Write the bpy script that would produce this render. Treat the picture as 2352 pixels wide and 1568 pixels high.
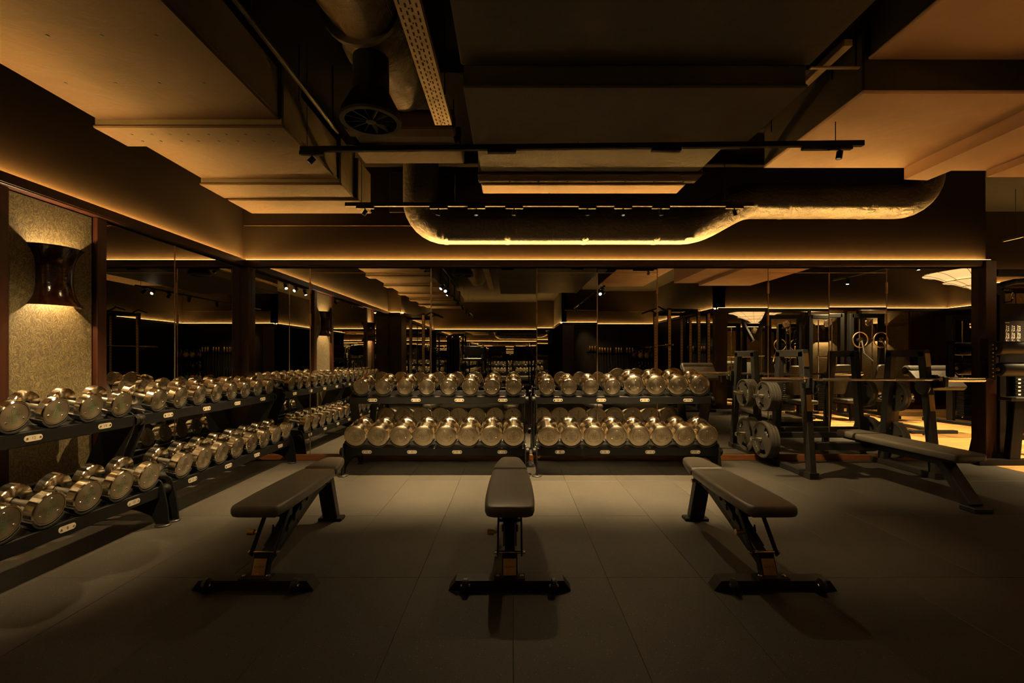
import bpy, math, random
from mathutils import Vector, Matrix, Euler
R = math.radians
PI = math.pi
random.seed(7)
scene = bpy.context.scene
C = scene.collection
for o in list(bpy.data.objects):
    bpy.data.objects.remove(o)

# ------------------------------------------------------------------ camera, world, exposure
F = 1060.0                      # focal length in pixels of the 2352 px wide frame
CAMH = 1.2
cam_d = bpy.data.cameras.new('camera')
cam_d.sensor_width = 36.0
cam_d.lens = F / 2352.0 * 36.0
cam_d.shift_y = 35.0 / 2352.0
cam_d.clip_start = 0.02
cam = bpy.data.objects.new('camera', cam_d)
C.objects.link(cam)
cam.location = (0, 0, CAMH)
cam.rotation_euler = (PI / 2, 0, 0)
scene.camera = cam

world = bpy.data.worlds.new('world')
scene.world = world
world.use_nodes = True
world.node_tree.nodes['Background'].inputs['Color'].default_value = (1.0, 0.6, 0.28, 1)
world.node_tree.nodes['Background'].inputs['Strength'].default_value = 0.004

vs = scene.view_settings
scene.display_settings.display_device = 'sRGB'
vs.view_transform = 'Standard'
vs.look = 'None'
vs.gamma = 1.0
vs.use_curve_mapping = False
vs.exposure = 0.0
scene.cycles.use_denoising = True
scene.cycles.sample_clamp_indirect = 8.0
scene.cycles.sample_clamp_direct = 0.0
scene.cycles.blur_glossy = 0.6
scene.cycles.max_bounces = 10
scene.cycles.glossy_bounces = 6
scene.cycles.diffuse_bounces = 4

# light levels (used by the lamps' own builders below)
LED_STRENGTH = 640.0
LED_COL = (1.0, 0.50, 0.115)
SPOT_COL = (1.0, 0.70, 0.335)
SPOT_W = 1120.0
SCONCE_W = 95.0
PENDANT_STRENGTH = .85

# ------------------------------------------------------------------ helpers
class MB:
    """collects shapes and links them as ONE mesh object"""
    def __init__(s):
        s.v = []; s.f = []; s.sm = []
    def add(s, vs, fs, smooth=False):
        n = len(s.v)
        s.v += [tuple(v) for v in vs]
        for f in fs:
            s.f.append(tuple(i + n for i in f)); s.sm.append(smooth)
        return s
    def box(s, x0, x1, y0, y1, z0, z1, c=0.0, M=None):
        if c <= 0:
            vs = [(x, y, z) for z in (z0, z1) for y in (y0, y1) for x in (x0, x1)]
            fs = [(0, 2, 3, 1), (4, 5, 7, 6), (0, 1, 5, 4), (2, 6, 7, 3), (0, 4, 6, 2), (1, 3, 7, 5)]
        else:
            c = min(c, (x1 - x0) * .45, (y1 - y0) * .45, (z1 - z0) * .45)
            vs = []
            idx = {}
            for ix, x in enumerate((x0, x1)):
                for iy, y in enumerate((y0, y1)):
                    for iz, z in enumerate((z0, z1)):
                        sx, sy, sz = (1 - 2 * ix), (1 - 2 * iy), (1 - 2 * iz)
                        for a in range(3):
                            p = [x + sx * c, y + sy * c, z + sz * c]
                            p[a] = (x, y, z)[a]
                            idx[(ix, iy, iz, a)] = len(vs); vs.append(p)
            g = lambda ix, iy, iz, a: idx[(ix, iy, iz, a)]
            fs = []
            for i in (0, 1):
                fs.append([g(i, 0, 0, 0), g(i, 1, 0, 0), g(i, 1, 1, 0), g(i, 0, 1, 0)][::(1 if i else -1)])
                fs.append([g(0, i, 0, 1), g(0, i, 1, 1), g(1, i, 1, 1), g(1, i, 0, 1)][::(1 if i else -1)])
                fs.append([g(0, 0, i, 2), g(1, 0, i, 2), g(1, 1, i, 2), g(0, 1, i, 2)][::(1 if i else -1)])
            for i in (0, 1):
                for j in (0, 1):
                    fl = (1 if i == j else -1)
                    fs.append([g(0, i, j, 1), g(0, i, j, 2), g(1, i, j, 2), g(1, i, j, 1)][::-fl])
                    fs.append([g(i, 0, j, 0), g(i, 0, j, 2), g(i, 1, j, 2), g(i, 1, j, 0)][::fl])
                    fs.append([g(i, j, 0, 0), g(i, j, 0, 1), g(i, j, 1, 1), g(i, j, 1, 0)][::-fl])
            for ix in (0, 1):
                for iy in (0, 1):
                    for iz in (0, 1):
                        t = [g(ix, iy, iz, 0), g(ix, iy, iz, 1), g(ix, iy, iz, 2)]
                        fs.append(t if (ix + iy + iz) % 2 else t[::-1])
        if M is not None:
            vs = [M @ Vector(v) for v in vs]
        return s.add(vs, fs)
    def bar(s, p, q, w, h, c=0.004, up=(0, 0, 1)):
        """box beam from p to q, w across, h along up"""
        p = Vector(p); q = Vector(q); d = (q - p); L = d.length; d.normalize()
        u = Vector(up)
        if abs(d.dot(u)) > .99: u = Vector((0, 1, 0))
        x = d.cross(u).normalized(); z = x.cross(d).normalized()
        M = Matrix((x, d, z)).transposed().to_4x4(); M.translation = p
        return s.box(-w / 2, w / 2, 0, L, -h / 2, h / 2, c, M)
    def tube(s, pts, r, n=12, caps=True, smooth=True):
        pts = [Vector(p) for p in pts]
        rr = r if isinstance(r, (list, tuple)) else [r] * len(pts)
        d0 = (pts[1] - pts[0]).normalized()
        u = d0.orthogonal().normalized()
        vs = []; fs = []
        for i, p in enumerate(pts):
            a = (pts[i] - pts[i - 1]).normalized() if i else d0
            b = (pts[i + 1] - pts[i]).normalized() if i < len(pts) - 1 else a
            d = (a + b).normalized()
            u = (u - d * u.dot(d)).normalized()
            w = d.cross(u)
            k = 1 / max(.5, d.dot(b)) if 0 < i < len(pts) - 1 else 1
            for j in range(n):
                t = 2 * PI * j / n
                vs.append(p + (u * math.cos(t) + w * math.sin(t)) * rr[i] * min(k, 1.2))
        for i in range(len(pts) - 1):
            for j in range(n):
                k = (j + 1) % n
                fs.append((i * n + j, i * n + k, (i + 1) * n + k, (i + 1) * n + j))
        s.add(vs, fs, smooth)
        if caps:
            m = len(pts) - 1
            s.add(vs[:n], [tuple(range(n - 1, -1, -1))])
            s.add(vs[m * n:], [tuple(range(n))])
        return s
    def cyl(s, p, q, r, n=16, caps=True, smooth=True):
        return s.tube([p, q], r, n, caps, smooth)
    def lathe(s, prof, axis='z', n=24, o=(0, 0, 0), smooth=True, a0=0.0, a1=2 * PI):
        """prof: list of (radius, height along axis)"""
        full = abs(a1 - a0 - 2 * PI) < 1e-6
        m = n if full else n + 1
        vs = []; fs = []
        for (r, h) in prof:
            for j in range(m):
                t = a0 + (a1 - a0) * j / n
                a, b = r * math.cos(t), r * math.sin(t)
                p = {'z': (a, b, h), 'y': (b, h, a), 'x': (h, a, b)}[axis]
                vs.append((p[0] + o[0], p[1] + o[1], p[2] + o[2]))
        for i in range(len(prof) - 1):
            for j in range(n):
                k = (j + 1) % m
                if prof[i][0] < 1e-6:
                    f = (i * m, (i + 1) * m + k, (i + 1) * m + j)
                elif prof[i + 1][0] < 1e-6:
                    f = (i * m + j, i * m + k, (i + 1) * m)
                else:
                    f = (i * m + j, i * m + k, (i + 1) * m + k, (i + 1) * m + j)
                fs.append(f)
        return s.add(vs, fs, smooth)
    def prism(s, poly, axis, a, b):
        """2D polygon (counter-clockwise) extruded along axis from a to b"""
        def P(u, v, h):
            return {'x': (h, u, v), 'y': (u, h, v), 'z': (u, v, h)}[axis]
        n = len(poly)
        vs = [P(u, v, a) for u, v in poly] + [P(u, v, b) for u, v in poly]
        fs = [tuple(range(n))[::-1], tuple(range(n, 2 * n))]
        fs += [(i, (i + 1) % n, n + (i + 1) % n, n + i) for i in range(n)]
        if axis == 'y': fs = [f[::-1] for f in fs]
        return s.add(vs, fs)
    def pad(s, poly, z0, z1, b, M=None):
        """upholstered slab: outline with softly rolled edges"""
        n = len(poly)
        cx = sum(p[0] for p in poly) / n; cy = sum(p[1] for p in poly) / n
        nor = []
        for i in range(n):
            a = Vector(poly[i - 1]); c = Vector(poly[(i + 1) % n]); t = (c - a).normalized()
            nor.append((t.y, -t.x))
        rings = [(b, z0), (b * .3, z0 + b * .3), (0, z0 + b), (0, z1 - b), (b * .12, z1 - b * .5), (b * .45, z1 - b * .15), (b * .9, z1)]
        vs = []
        for (ins, z) in rings:
            for i, p in enumerate(poly):
                vs.append((p[0] - nor[i][0] * ins, p[1] - nor[i][1] * ins, z))
        fs = []
        for k in range(len(rings) - 1):
            for i in range(n):
                j = (i + 1) % n
                fs.append((k * n + i, k * n + j, (k + 1) * n + j, (k + 1) * n + i))
        fs.append(tuple(range(n))[::-1])
        m = (len(rings) - 1) * n
        fs.append(tuple(range(m, m + n)))
        if M is not None: vs = [M @ Vector(v) for v in vs]
        s.add(vs, fs, True); s.sm[-1] = False; s.sm[-2] = False
        return s
    def geo(s, vf, M=None, smooth=False):
        vs, fs = vf
        if M is not None: vs = [M @ Vector(v) for v in vs]
        return s.add(vs, fs, smooth)
    def mesh(s, name, mat=None, ang=35):
        me = bpy.data.meshes.new(name)
        me.from_pydata(s.v, [], s.f)
        me.polygons.foreach_set('use_smooth', s.sm)
        me.update()
        if any(s.sm):
            try: me.set_sharp_from_angle(angle=R(ang))
            except Exception: pass
        if mat: me.materials.append(mat)
        return me
    def obj(s, name, mat, parent=None, ang=35):
        return link(name, s.mesh(name, mat, ang), parent)

def link(name, data, parent=None, loc=None, rot=None):
    o = bpy.data.objects.new(name, data)
    C.objects.link(o)
    if parent: o.parent = parent
    if loc: o.location = loc
    if rot: o.rotation_euler = rot
    return o

def tag(o, label, cat, group=None):
    o['label'] = label; o['category'] = cat
    if group: o['group'] = group
    return o

def thing(name, label, cat, loc=(0, 0, 0), rot=(0, 0, 0), group=None):
    o = link(name, None, None, loc, rot)
    o.empty_display_size = .1
    return tag(o, label, cat, group)

def struct(name, mb, mat, parent=None):
    o = mb.obj(name, mat, parent)
    if parent is None: o['kind'] = 'structure'
    return o

def copy_tree(o, parent=None):
    c = o.copy(); C.objects.link(c)
    if parent: c.parent = parent
    for ch in list(o.children):
        copy_tree(ch, c)
    return c

def rrect(x0, x1, y0, y1, r, n=4):
    pts = []
    for cx, cy, a in ((x1 - r, y0 + r, -PI / 2), (x1 - r, y1 - r, 0), (x0 + r, y1 - r, PI / 2), (x0 + r, y0 + r, PI)):
        for i in range(n + 1):
            t = a + PI / 2 * i / n
            pts.append((cx + r * math.cos(t), cy + r * math.sin(t)))
    return pts

def roundpoly(pts, rad, n=4):
    """round the corners of a polygon"""
    out = []
    m = len(pts)
    for i in range(m):
        p = Vector(pts[i]); a = Vector(pts[i - 1]); b = Vector(pts[(i + 1) % m])
        r = rad[i] if isinstance(rad, (list, tuple)) else rad
        if r <= 0:
            out.append(tuple(p)); continue
        da = (a - p); db = (b - p)
        p0 = p + da.normalized() * min(r, da.length * .48)
        p1 = p + db.normalized() * min(r, db.length * .48)
        for k in range(n + 1):
            t = k / n
            q = p0 * (1 - t) ** 2 + p * 2 * t * (1 - t) + p1 * t * t
            out.append(tuple(q))
    return out

_txt = {}
def text_geo(body, size, spacing=1.0):
    key = (body, size, spacing)
    if key not in _txt:
        cu = bpy.data.curves.new('lettering', 'FONT')
        cu.body = body; cu.size = size; cu.resolution_u = 2
        cu.align_x = 'CENTER'; cu.align_y = 'CENTER'; cu.space_character = spacing
        ob = bpy.data.objects.new('lettering', cu)
        C.objects.link(ob)
        bpy.context.view_layer.update()
        me = bpy.data.meshes.new_from_object(ob.evaluated_get(bpy.context.evaluated_depsgraph_get()))
        _txt[key] = ([tuple(v.co) for v in me.vertices], [tuple(p.vertices) for p in me.polygons])
        bpy.data.objects.remove(ob); bpy.data.curves.remove(cu); bpy.data.meshes.remove(me)
    return _txt[key]

def Mx(loc=(0, 0, 0), rot=(0, 0, 0)):
    return Matrix.Translation(loc) @ Euler(rot).to_matrix().to_4x4()

# ------------------------------------------------------------------ materials
class NT:
    def __init__(s, name):
        s.m = bpy.data.materials.new(name); s.m.use_nodes = True
        s.t = s.m.node_tree; s.b = s.t.nodes['Principled BSDF']
    def n(s, typ, **kw):
        nd = s.t.nodes.new(typ)
        for k, v in kw.items():
            if hasattr(nd, k): setattr(nd, k, v)
        return nd
    def l(s, a, b): s.t.links.new(a, b)
    def set(s, **kw):
        for k, v in kw.items():
            s.b.inputs[k.replace('_', ' ')].default_value = v
        return s
    def ramp(s, src, stops):
        r = s.n('ShaderNodeValToRGB')
        while len(r.color_ramp.elements) < len(stops): r.color_ramp.elements.new(.5)
        for e, (p, c) in zip(r.color_ramp.elements, stops):
            e.position = p; e.color = (*c, 1)
        s.l(src, r.inputs[0]); return r.outputs[0]
    def coord(s, scale=(1, 1, 1), kind='Object', rot=(0, 0, 0)):
        tc = s.n('ShaderNodeTexCoord'); mp = s.n('ShaderNodeMapping')
        mp.inputs['Scale'].default_value = scale; mp.inputs['Rotation'].default_value = rot
        s.l(tc.outputs[kind], mp.inputs[0]); return mp.outputs[0]
    def noise(s, vec, scale, detail=3, rough=.5, dist=0):
        t = s.n('ShaderNodeTexNoise')
        t.inputs['Scale'].default_value = scale; t.inputs['Detail'].default_value = detail
        t.inputs['Roughness'].default_value = rough; t.inputs['Distortion'].default_value = dist
        s.l(vec, t.inputs['Vector']); return t.outputs['Fac']
    def bump(s, h, strength=.2, dist=.01):
        b = s.n('ShaderNodeBump'); b.inputs['Strength'].default_value = strength; b.inputs['Distance'].default_value = dist
        s.l(h, b.inputs['Height']); s.l(b.outputs[0], s.b.inputs['Normal'])
    def col(s, out): s.l(out, s.b.inputs['Base Color'])

def plain(name, col, rough=.5, metal=0.0, spec=None, nscale=0, namt=.25, bump=0.0, kind='Object'):
    t = NT(name); t.set(Base_Color=(*col, 1), Roughness=rough, Metallic=metal)
    if spec is not None: t.b.inputs['Specular IOR Level'].default_value = spec
    if nscale:
        v = t.coord(kind=kind); nz = t.noise(v, nscale, 4)
        t.col(t.ramp(nz, [(.3, tuple(c * (1 - namt) for c in col)), (.7, tuple(min(1, c * (1 + namt)) for c in col))]))
        if bump: t.bump(nz, bump, .004)
    return t.m

def emit(name, col, strength):
    t = NT(name)
    t.set(Base_Color=(*col, 1)); t.b.inputs['Emission Color'].default_value = (*col, 1)
    t.b.inputs['Emission Strength'].default_value = strength
    return t.m

def mat_rubber():
    t = NT('speckled_rubber')
    v = t.coord(kind='Object')
    oi = t.n('ShaderNodeObjectInfo')
    big = t.noise(v, 2.2, 3, .6)
    fine = t.noise(v, 170, 2, .7)
    base = t.ramp(big, [(.3, (.0235, .0205, .0155)), (.75, (.0345, .030, .023))])
    grain = t.ramp(fine, [(.35, (.55, .55, .55)), (.62, (1.25, 1.22, 1.18))])
    mul = t.n('ShaderNodeMix', data_type='RGBA', blend_type='MULTIPLY'); mul.inputs[0].default_value = 1
    t.l(base, mul.inputs[6]); t.l(grain, mul.inputs[7])
    vor = t.n('ShaderNodeTexVoronoi'); vor.inputs['Scale'].default_value = 95; t.l(v, vor.inputs['Vector'])
    sel = t.n('ShaderNodeTexWhiteNoise'); t.l(vor.outputs['Color'], sel.inputs['Vector'])
    near = t.n('ShaderNodeMath', operation='LESS_THAN'); near.inputs[1].default_value = .17; t.l(vor.outputs['Distance'], near.inputs[0])
    rare = t.n('ShaderNodeMath', operation='GREATER_THAN'); rare.inputs[1].default_value = .86; t.l(sel.outputs[0], rare.inputs[0])
    fl = t.n('ShaderNodeMath', operation='MULTIPLY'); t.l(near.outputs[0], fl.inputs[0]); t.l(rare.outputs[0], fl.inputs[1])
    mx = t.n('ShaderNodeMix', data_type='RGBA'); t.l(fl.outputs[0], mx.inputs[0]); t.l(mul.outputs[2], mx.inputs[6])
    mx.inputs[7].default_value = (.14, .122, .095, 1)
    # each tile a touch lighter or darker
    tone = t.n('ShaderNodeMapRange'); tone.inputs[3].default_value = .86; tone.inputs[4].default_value = 1.14
    t.l(oi.outputs['Random'], tone.inputs[0])
    m2 = t.n('ShaderNodeVectorMath', operation='SCALE'); t.l(mx.outputs[2], m2.inputs[0]); t.l(tone.outputs[0], m2.inputs['Scale'])
    t.col(m2.outputs[0])
    t.set(Roughness=.62); t.b.inputs['Specular IOR Level'].default_value = .35
    t.bump(fine, .35, .002)
    return t.m

def mat_wood(name, dark, light, rough, gscale=1.0, along='x', rnd=True):
    t = NT(name)
    sc = {'x': (1.2, 14, 14), 'y': (14, 1.2, 14), 'z': (14, 14, 1.2)}[along]
    v = t.coord(tuple(a * gscale for a in sc))
    if rnd:
        oi = t.n('ShaderNodeObjectInfo'); ad = t.n('ShaderNodeVectorMath', operation='ADD'); sc2 = t.n('ShaderNodeVectorMath', operation='SCALE')
        cx = t.n('ShaderNodeCombineXYZ'); t.l(oi.outputs['Random'], cx.inputs[0]); t.l(oi.outputs['Random'], cx.inputs[1]); t.l(oi.outputs['Random'], cx.inputs[2])
        t.l(cx.outputs[0], sc2.inputs[0]); sc2.inputs['Scale'].default_value = 40
        t.l(v, ad.inputs[0]); t.l(sc2.outputs[0], ad.inputs[1]); v = ad.outputs[0]
    nz = t.noise(v, 1.6, 6, .62, 1.2)
    c = t.ramp(nz, [(.28, dark), (.72, light)])
    if rnd:
        tone = t.n('ShaderNodeMapRange'); tone.inputs[3].default_value = .72; tone.inputs[4].default_value = 1.2
        t.l(oi.outputs['Random'], tone.inputs[0])
        m2 = t.n('ShaderNodeVectorMath', operation='SCALE'); t.l(c, m2.inputs[0]); t.l(tone.outputs[0], m2.inputs['Scale']); c = m2.outputs[0]
    t.col(c); t.set(Roughness=rough)
    t.bump(nz, .08, .002)
    return t.m

def mat_wallpaper():
    t = NT('leaf_wallpaper')
    v = t.coord(kind='Object')
    warp = t.n('ShaderNodeTexNoise'); warp.inputs['Scale'].default_value = 16; warp.inputs['Detail'].default_value = 1
    t.l(v, warp.inputs['Vector'])
    sub = t.n('ShaderNodeVectorMath', operation='SUBTRACT'); t.l(warp.outputs['Color'], sub.inputs[0]); sub.inputs[1].default_value = (.5, .5, .5)
    scl = t.n('ShaderNodeVectorMath', operation='SCALE'); t.l(sub.outputs[0], scl.inputs[0]); scl.inputs['Scale'].default_value = .09
    ad = t.n('ShaderNodeVectorMath', operation='ADD'); t.l(v, ad.inputs[0]); t.l(scl.outputs[0], ad.inputs[1])
    hs = []
    for rot, off in (((0, .55, 0), (0, 0, 0)), ((0, -.5, 0), (3.1, 0, 1.7)), ((0, .05, 0), (1.3, 0, 5.2))):
        mp = t.n('ShaderNodeMapping'); mp.inputs['Rotation'].default_value = rot; mp.inputs['Location'].default_value = off; t.l(ad.outputs[0], mp.inputs[0])
        m2 = t.n('ShaderNodeMapping'); m2.inputs['Scale'].default_value = (165, 1, 46); t.l(mp.outputs[0], m2.inputs[0])
        w = t.n('ShaderNodeTexVoronoi'); w.inputs['Scale'].default_value = 1.0; w.inputs['Randomness'].default_value = .9
        t.l(m2.outputs[0], w.inputs['Vector']); hs.append(w.outputs['Distance'])
    mn = t.n('ShaderNodeMath', operation='MINIMUM'); t.l(hs[0], mn.inputs[0]); t.l(hs[1], mn.inputs[1])
    mxx = t.n('ShaderNodeMath', operation='MINIMUM'); t.l(mn.outputs[0], mxx.inputs[0]); t.l(hs[2], mxx.inputs[1])
    c = t.ramp(mxx.outputs[0], [(.02, (.21, .165, .060)), (.20, (.115, .086, .030)), (.46, (.045, .031, .010))])
    t.col(c); t.set(Roughness=.7)
    t.bump(mxx.outputs[0], -.1, .002) if False else None
    return t.m

def mat_wrap(name, c0, c1, rough, bump, scale, dist=.02, spec=.5):
    """painted insulation wrap: wrinkles and faint weave"""
    t = NT(name)
    v = t.coord()
    n1 = t.noise(v, scale, 5, .6, .8)
    wv = t.n('ShaderNodeTexWave', wave_type='BANDS', bands_direction='X'); wv.inputs['Scale'].default_value = 60
    t.l(v, wv.inputs['Vector'])
    n0 = t.noise(v, 1.7, 3, .6)
    t.col(t.ramp(n0, [(.3, c0), (.7, c1)]))
    mm = t.n('ShaderNodeMath', operation='MULTIPLY_ADD'); t.l(wv.outputs['Fac'], mm.inputs[0]); mm.inputs[1].default_value = .06; t.l(n1, mm.inputs[2])
    t.set(Roughness=rough); t.b.inputs['Specular IOR Level'].default_value = spec
    t.bump(mm.outputs[0], bump, dist)
    return t.m

def mat_steel(name, col, rough, aniso=0.0, axis='Y', groove=0):
    t = NT(name); t.set(Base_Color=(*col, 1), Metallic=1.0, Roughness=rough)
    if aniso:
        tg = t.n('ShaderNodeTangent', direction_type='RADIAL', axis=axis)
        t.l(tg.outputs[0], t.b.inputs['Tangent']); t.b.inputs['Anisotropic'].default_value = aniso
        t.b.inputs['Anisotropic Rotation'].default_value = .25
    if not aniso:
        v = t.coord(); nz = t.noise(v, 700, 2)
        t.l(t.ramp(nz, [(.3, (rough * .85,) * 3), (.7, (rough * 1.2,) * 3)]), t.b.inputs['Roughness'])
    else:                         # fine turning lines
        v = t.coord(); nz = t.n('ShaderNodeTexWave', wave_type='RINGS', rings_direction=axis); nz.inputs['Scale'].default_value = 160
        t.l(v, nz.inputs['Vector'])
        t.col(t.ramp(nz.outputs['Fac'], [(.0, tuple(c * .93 for c in col)), (1, tuple(min(1, c * 1.05) for c in col))]))
    return t.m

def mat_leather():
    t = NT('black_upholstery'); v = t.coord()
    vo = t.n('ShaderNodeTexVoronoi'); vo.inputs['Scale'].default_value = 420; t.l(v, vo.inputs['Vector'])
    nz = t.noise(v, 5, 3)
    t.col(t.ramp(nz, [(.3, (.082, .072, .057)), (.7, (.102, .090, .072))]))
    t.set(Roughness=.42); t.b.inputs['Specular IOR Level'].default_value = .6
    t.bump(vo.outputs['Distance'], .10, .001)
    return t.m

M = {
    'rubber': mat_rubber(),
    'rubber_base': plain('rubber_joint', (.02, .018, .015), .8, nscale=40),
    'oak': mat_wood('oak_parquet', (.30, .16, .05), (.56, .34, .125), .32, along='x'),
    'mahogany': mat_wood('mahogany', (.036, .009, .004), (.085, .024, .009), .3, along='x', rnd=False),
    'kick_lit': mat_wood('mahogany_plinth_lit', (.10, .033, .009), (.19, .068, .020), .35, along='x', rnd=False),  # plinth copy lightened, the light on it is put into the colour
    'mahogany_dark': mat_wood('mahogany_cornice', (.014, .004, .002), (.034, .010, .004), .35, along='x', rnd=False),
    'mahogany_v': mat_wood('mahogany_upright', (.014, .0036, .0018), (.034, .010, .004), .3, along='z', rnd=False),
    'wall': plain('dark_brown_plaster', (.0065, .0043, .0022), .9, spec=.08, nscale=3, namt=.12, bump=.03),
    'wall_black': plain('espresso_panel', (.009, .006, .004), .5, spec=.2, nscale=4, namt=.2),
    'ceiling': plain('black_ceiling', (.004, .0036, .003), .9, spec=.05, nscale=5, namt=.3),
    'paper': mat_wallpaper(),
    'wrap_half_lit': mat_wrap('duct_wrap_half_lit', (.24, .15, .088), (.32, .20, .118), .6, .35, 6, .012, .2),  # lighter wrap copy, cove light on the middle duct put into its colour
    'wrap_lit': mat_wrap('duct_wrap_lit', (.50, .31, .18), (.66, .41, .24), .6, .35, 6, .012),  # lightest wrap copy, light on the right ducts put into its colour
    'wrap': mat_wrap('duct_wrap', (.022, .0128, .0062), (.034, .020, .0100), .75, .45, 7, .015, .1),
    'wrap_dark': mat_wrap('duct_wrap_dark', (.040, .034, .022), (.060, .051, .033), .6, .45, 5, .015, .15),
    'foil': mat_wrap('crumpled_foil', (.12, .078, .04), (.20, .13, .07), .34, 1.0, 9, .16),
    'pipe': mat_wrap('pipe_lagging', (.030, .024, .016), (.045, .036, .024), .36, 1.0, 14, .035),
    'black': plain('black_powder_coat', (.005, .0047, .0045), .42, spec=.14, nscale=30, namt=.15),
    'frame': plain('charcoal_powder_coat', (.015, .0145, .013), .45, spec=.3, nscale=30, namt=.12),
    'plastic': plain('black_plastic', (.014, .014, .014), .35, nscale=20, namt=.1),
    'leather': mat_leather(),
    'vinyl': plain('dark_vinyl', (.016, .014, .012), .5, nscale=12, namt=.1, spec=.3),
    'chrome': mat_steel('chrome', (.86, .80, .72), .16),
    'steel': mat_steel('turned_steel', (.90, .79, .60), .16, .88, 'Y'),
    'bar': mat_steel('bar_steel', (.80, .72, .60), .2),
    'face': mat_steel('brushed_steel_face', (.54, .455, .33), .34, .5, 'Y'),
    'cone': mat_steel('turned_inner_face', (.86, .75, .57), .16, .95, 'Y'),
    'grip': mat_steel('knurled_grip', (.30, .28, .25), .42),
    'brass': mat_steel('brushed_brass', (.62, .44, .24), .30),
    'label': plain('satin_label', (.40, .345, .26), .38, .35, nscale=40, namt=.1),
    'gold': mat_steel('gold_metal', (.80, .55, .20), .22),
    'iron': plain('cast_iron', (.08, .073, .06), .42, .5, nscale=60, namt=.15, bump=.05),
    'ink': plain('engraved_ink', (.015, .012, .010), .5, nscale=20),
    'ink_green': plain('engraved_green_ink', (.030, .085, .035), .5, nscale=20),
    'ink_lit': plain('lit_print', (.55, .20, .05), .5, nscale=20),  # print tinted with the warm reflection on the lettering
    'print': plain('charcoal_print', (.010, .009, .008), .35, nscale=20),
    'white': plain('white_print', (.75, .72, .66), .5, nscale=20, namt=.05),
    'ceramic': plain('brown_glazed_ceramic', (.014, .0035, .002), .12, nscale=45, namt=.5, bump=.35),
    'silver_tray': plain('galvanised_tray', (.36, .27, .17), .45, .5, nscale=12),
    'slot': plain('slot_shadow', (.006, .005, .004), .9, nscale=9),
    'led': emit('warm_led', LED_COL, LED_STRENGTH),
    'diffuser': emit('added_led_glow', (1.0, .62, .26), 9.0),  # glow for an edge added to draw the bright cornice line
    'lens': emit('lamp_lens', (1.0, .82, .55), 60.0),
    'shade': None,
}
def mat_mirror():
    t = NT('mirror_glass'); t.set(Base_Color=(.86, .85, .80, 1), Metallic=1.0, Roughness=.0)
    v = t.coord(); nz = t.noise(v, .9, 2)
    t.bump(nz, .012, .02)
    return t.m
M['mirror'] = mat_mirror()
def mat_shade():
    t = NT('silk_lampshade'); t.set(Base_Color=(.75, .6, .38, 1), Roughness=.8)
    t.b.inputs['Emission Color'].default_value = (1.0, .66, .30, 1); t.b.inputs['Emission Strength'].default_value = PENDANT_STRENGTH
    return t.m
M['shade'] = mat_shade()
M['tv'] = plain('screen_glass', (.012, .012, .012), .18, nscale=4)
for nm, c in (('kb_yellow', (.55, .33, .02)), ('kb_purple', (.12, .03, .14)), ('kb_orange', (.55, .12, .01)), ('kb_green', (.03, .12, .03)), ('kb_black', (.02, .02, .02)),
              ('pl_green', (.03, .13, .05)), ('pl_yellow', (.55, .36, .03))):
    M[nm] = plain(nm, c, .45, nscale=20)
# ------------------------------------------------------------------ the room
YW = 5.36; XL = -3.12; XR = 5.50; ZC = 3.40
CZ0, CZ1 = 2.235, 2.31

# rubber floor: base slab and every tile of it
fl = struct('floor', MB().box(XL - .2, 5.32, -8.0, YW + .25, -.06, -.012), M['rubber_base'])
TX, TY = .5125, .975
xs = [XL] + [.005 + TX * k for k in range(-6, 11)] + [5.32]
ys = [2.51 + TY * k for k in range(-10, 3)] + [YW + .02]
tiles = {}
for i in range(len(xs) - 1):
    for j in range(len(ys) - 1):
        w, h = xs[i + 1] - xs[i], ys[j + 1] - ys[j]
        if w < .06: continue
        key = (round(w, 3), round(h, 3))
        if key not in tiles:
            tiles[key] = MB().box(-w / 2 + .0006, w / 2 - .0006, -h / 2 + .0006, h / 2 - .0006, -.0115, 0, .0013).mesh('floor_tile', M['rubber'])
        link('floor_tile', tiles[key], fl, ((xs[i] + xs[i + 1]) / 2, (ys[j] + ys[j + 1]) / 2, random.uniform(-.0006, .0006)))

# oak floor of the next room, plank by plank
fw = struct('floor', MB().box(5.325, 10.1, -.1, 7.1, -.06, -.012), M['mahogany'])
pl_me = [MB().box(-L / 2 + .001, L / 2 - .001, -.069, .069, -.0115, 0, .0015).mesh('plank', M['oak']) for L in (.62, .93, 1.15)]
row = 0
y = .07
while y < 7.05:
    x = 5.325
    k = row
    first = True
    while x < 10.0:
        i = (k * 7 + row * 3) % 3
        L = (.62, .93, 1.15)[i]
        if x + L > 10.12: L = .62; i = 0
        link('plank', pl_me[i], fw, (x + L / 2, y, 0))
        x += L; k += 1
    y += .14; row += 1

ce = struct('ceiling', MB().box(XL - .3, 10.3, -8.0, 7.3, ZC, ZC + .15), M['ceiling'])

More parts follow.
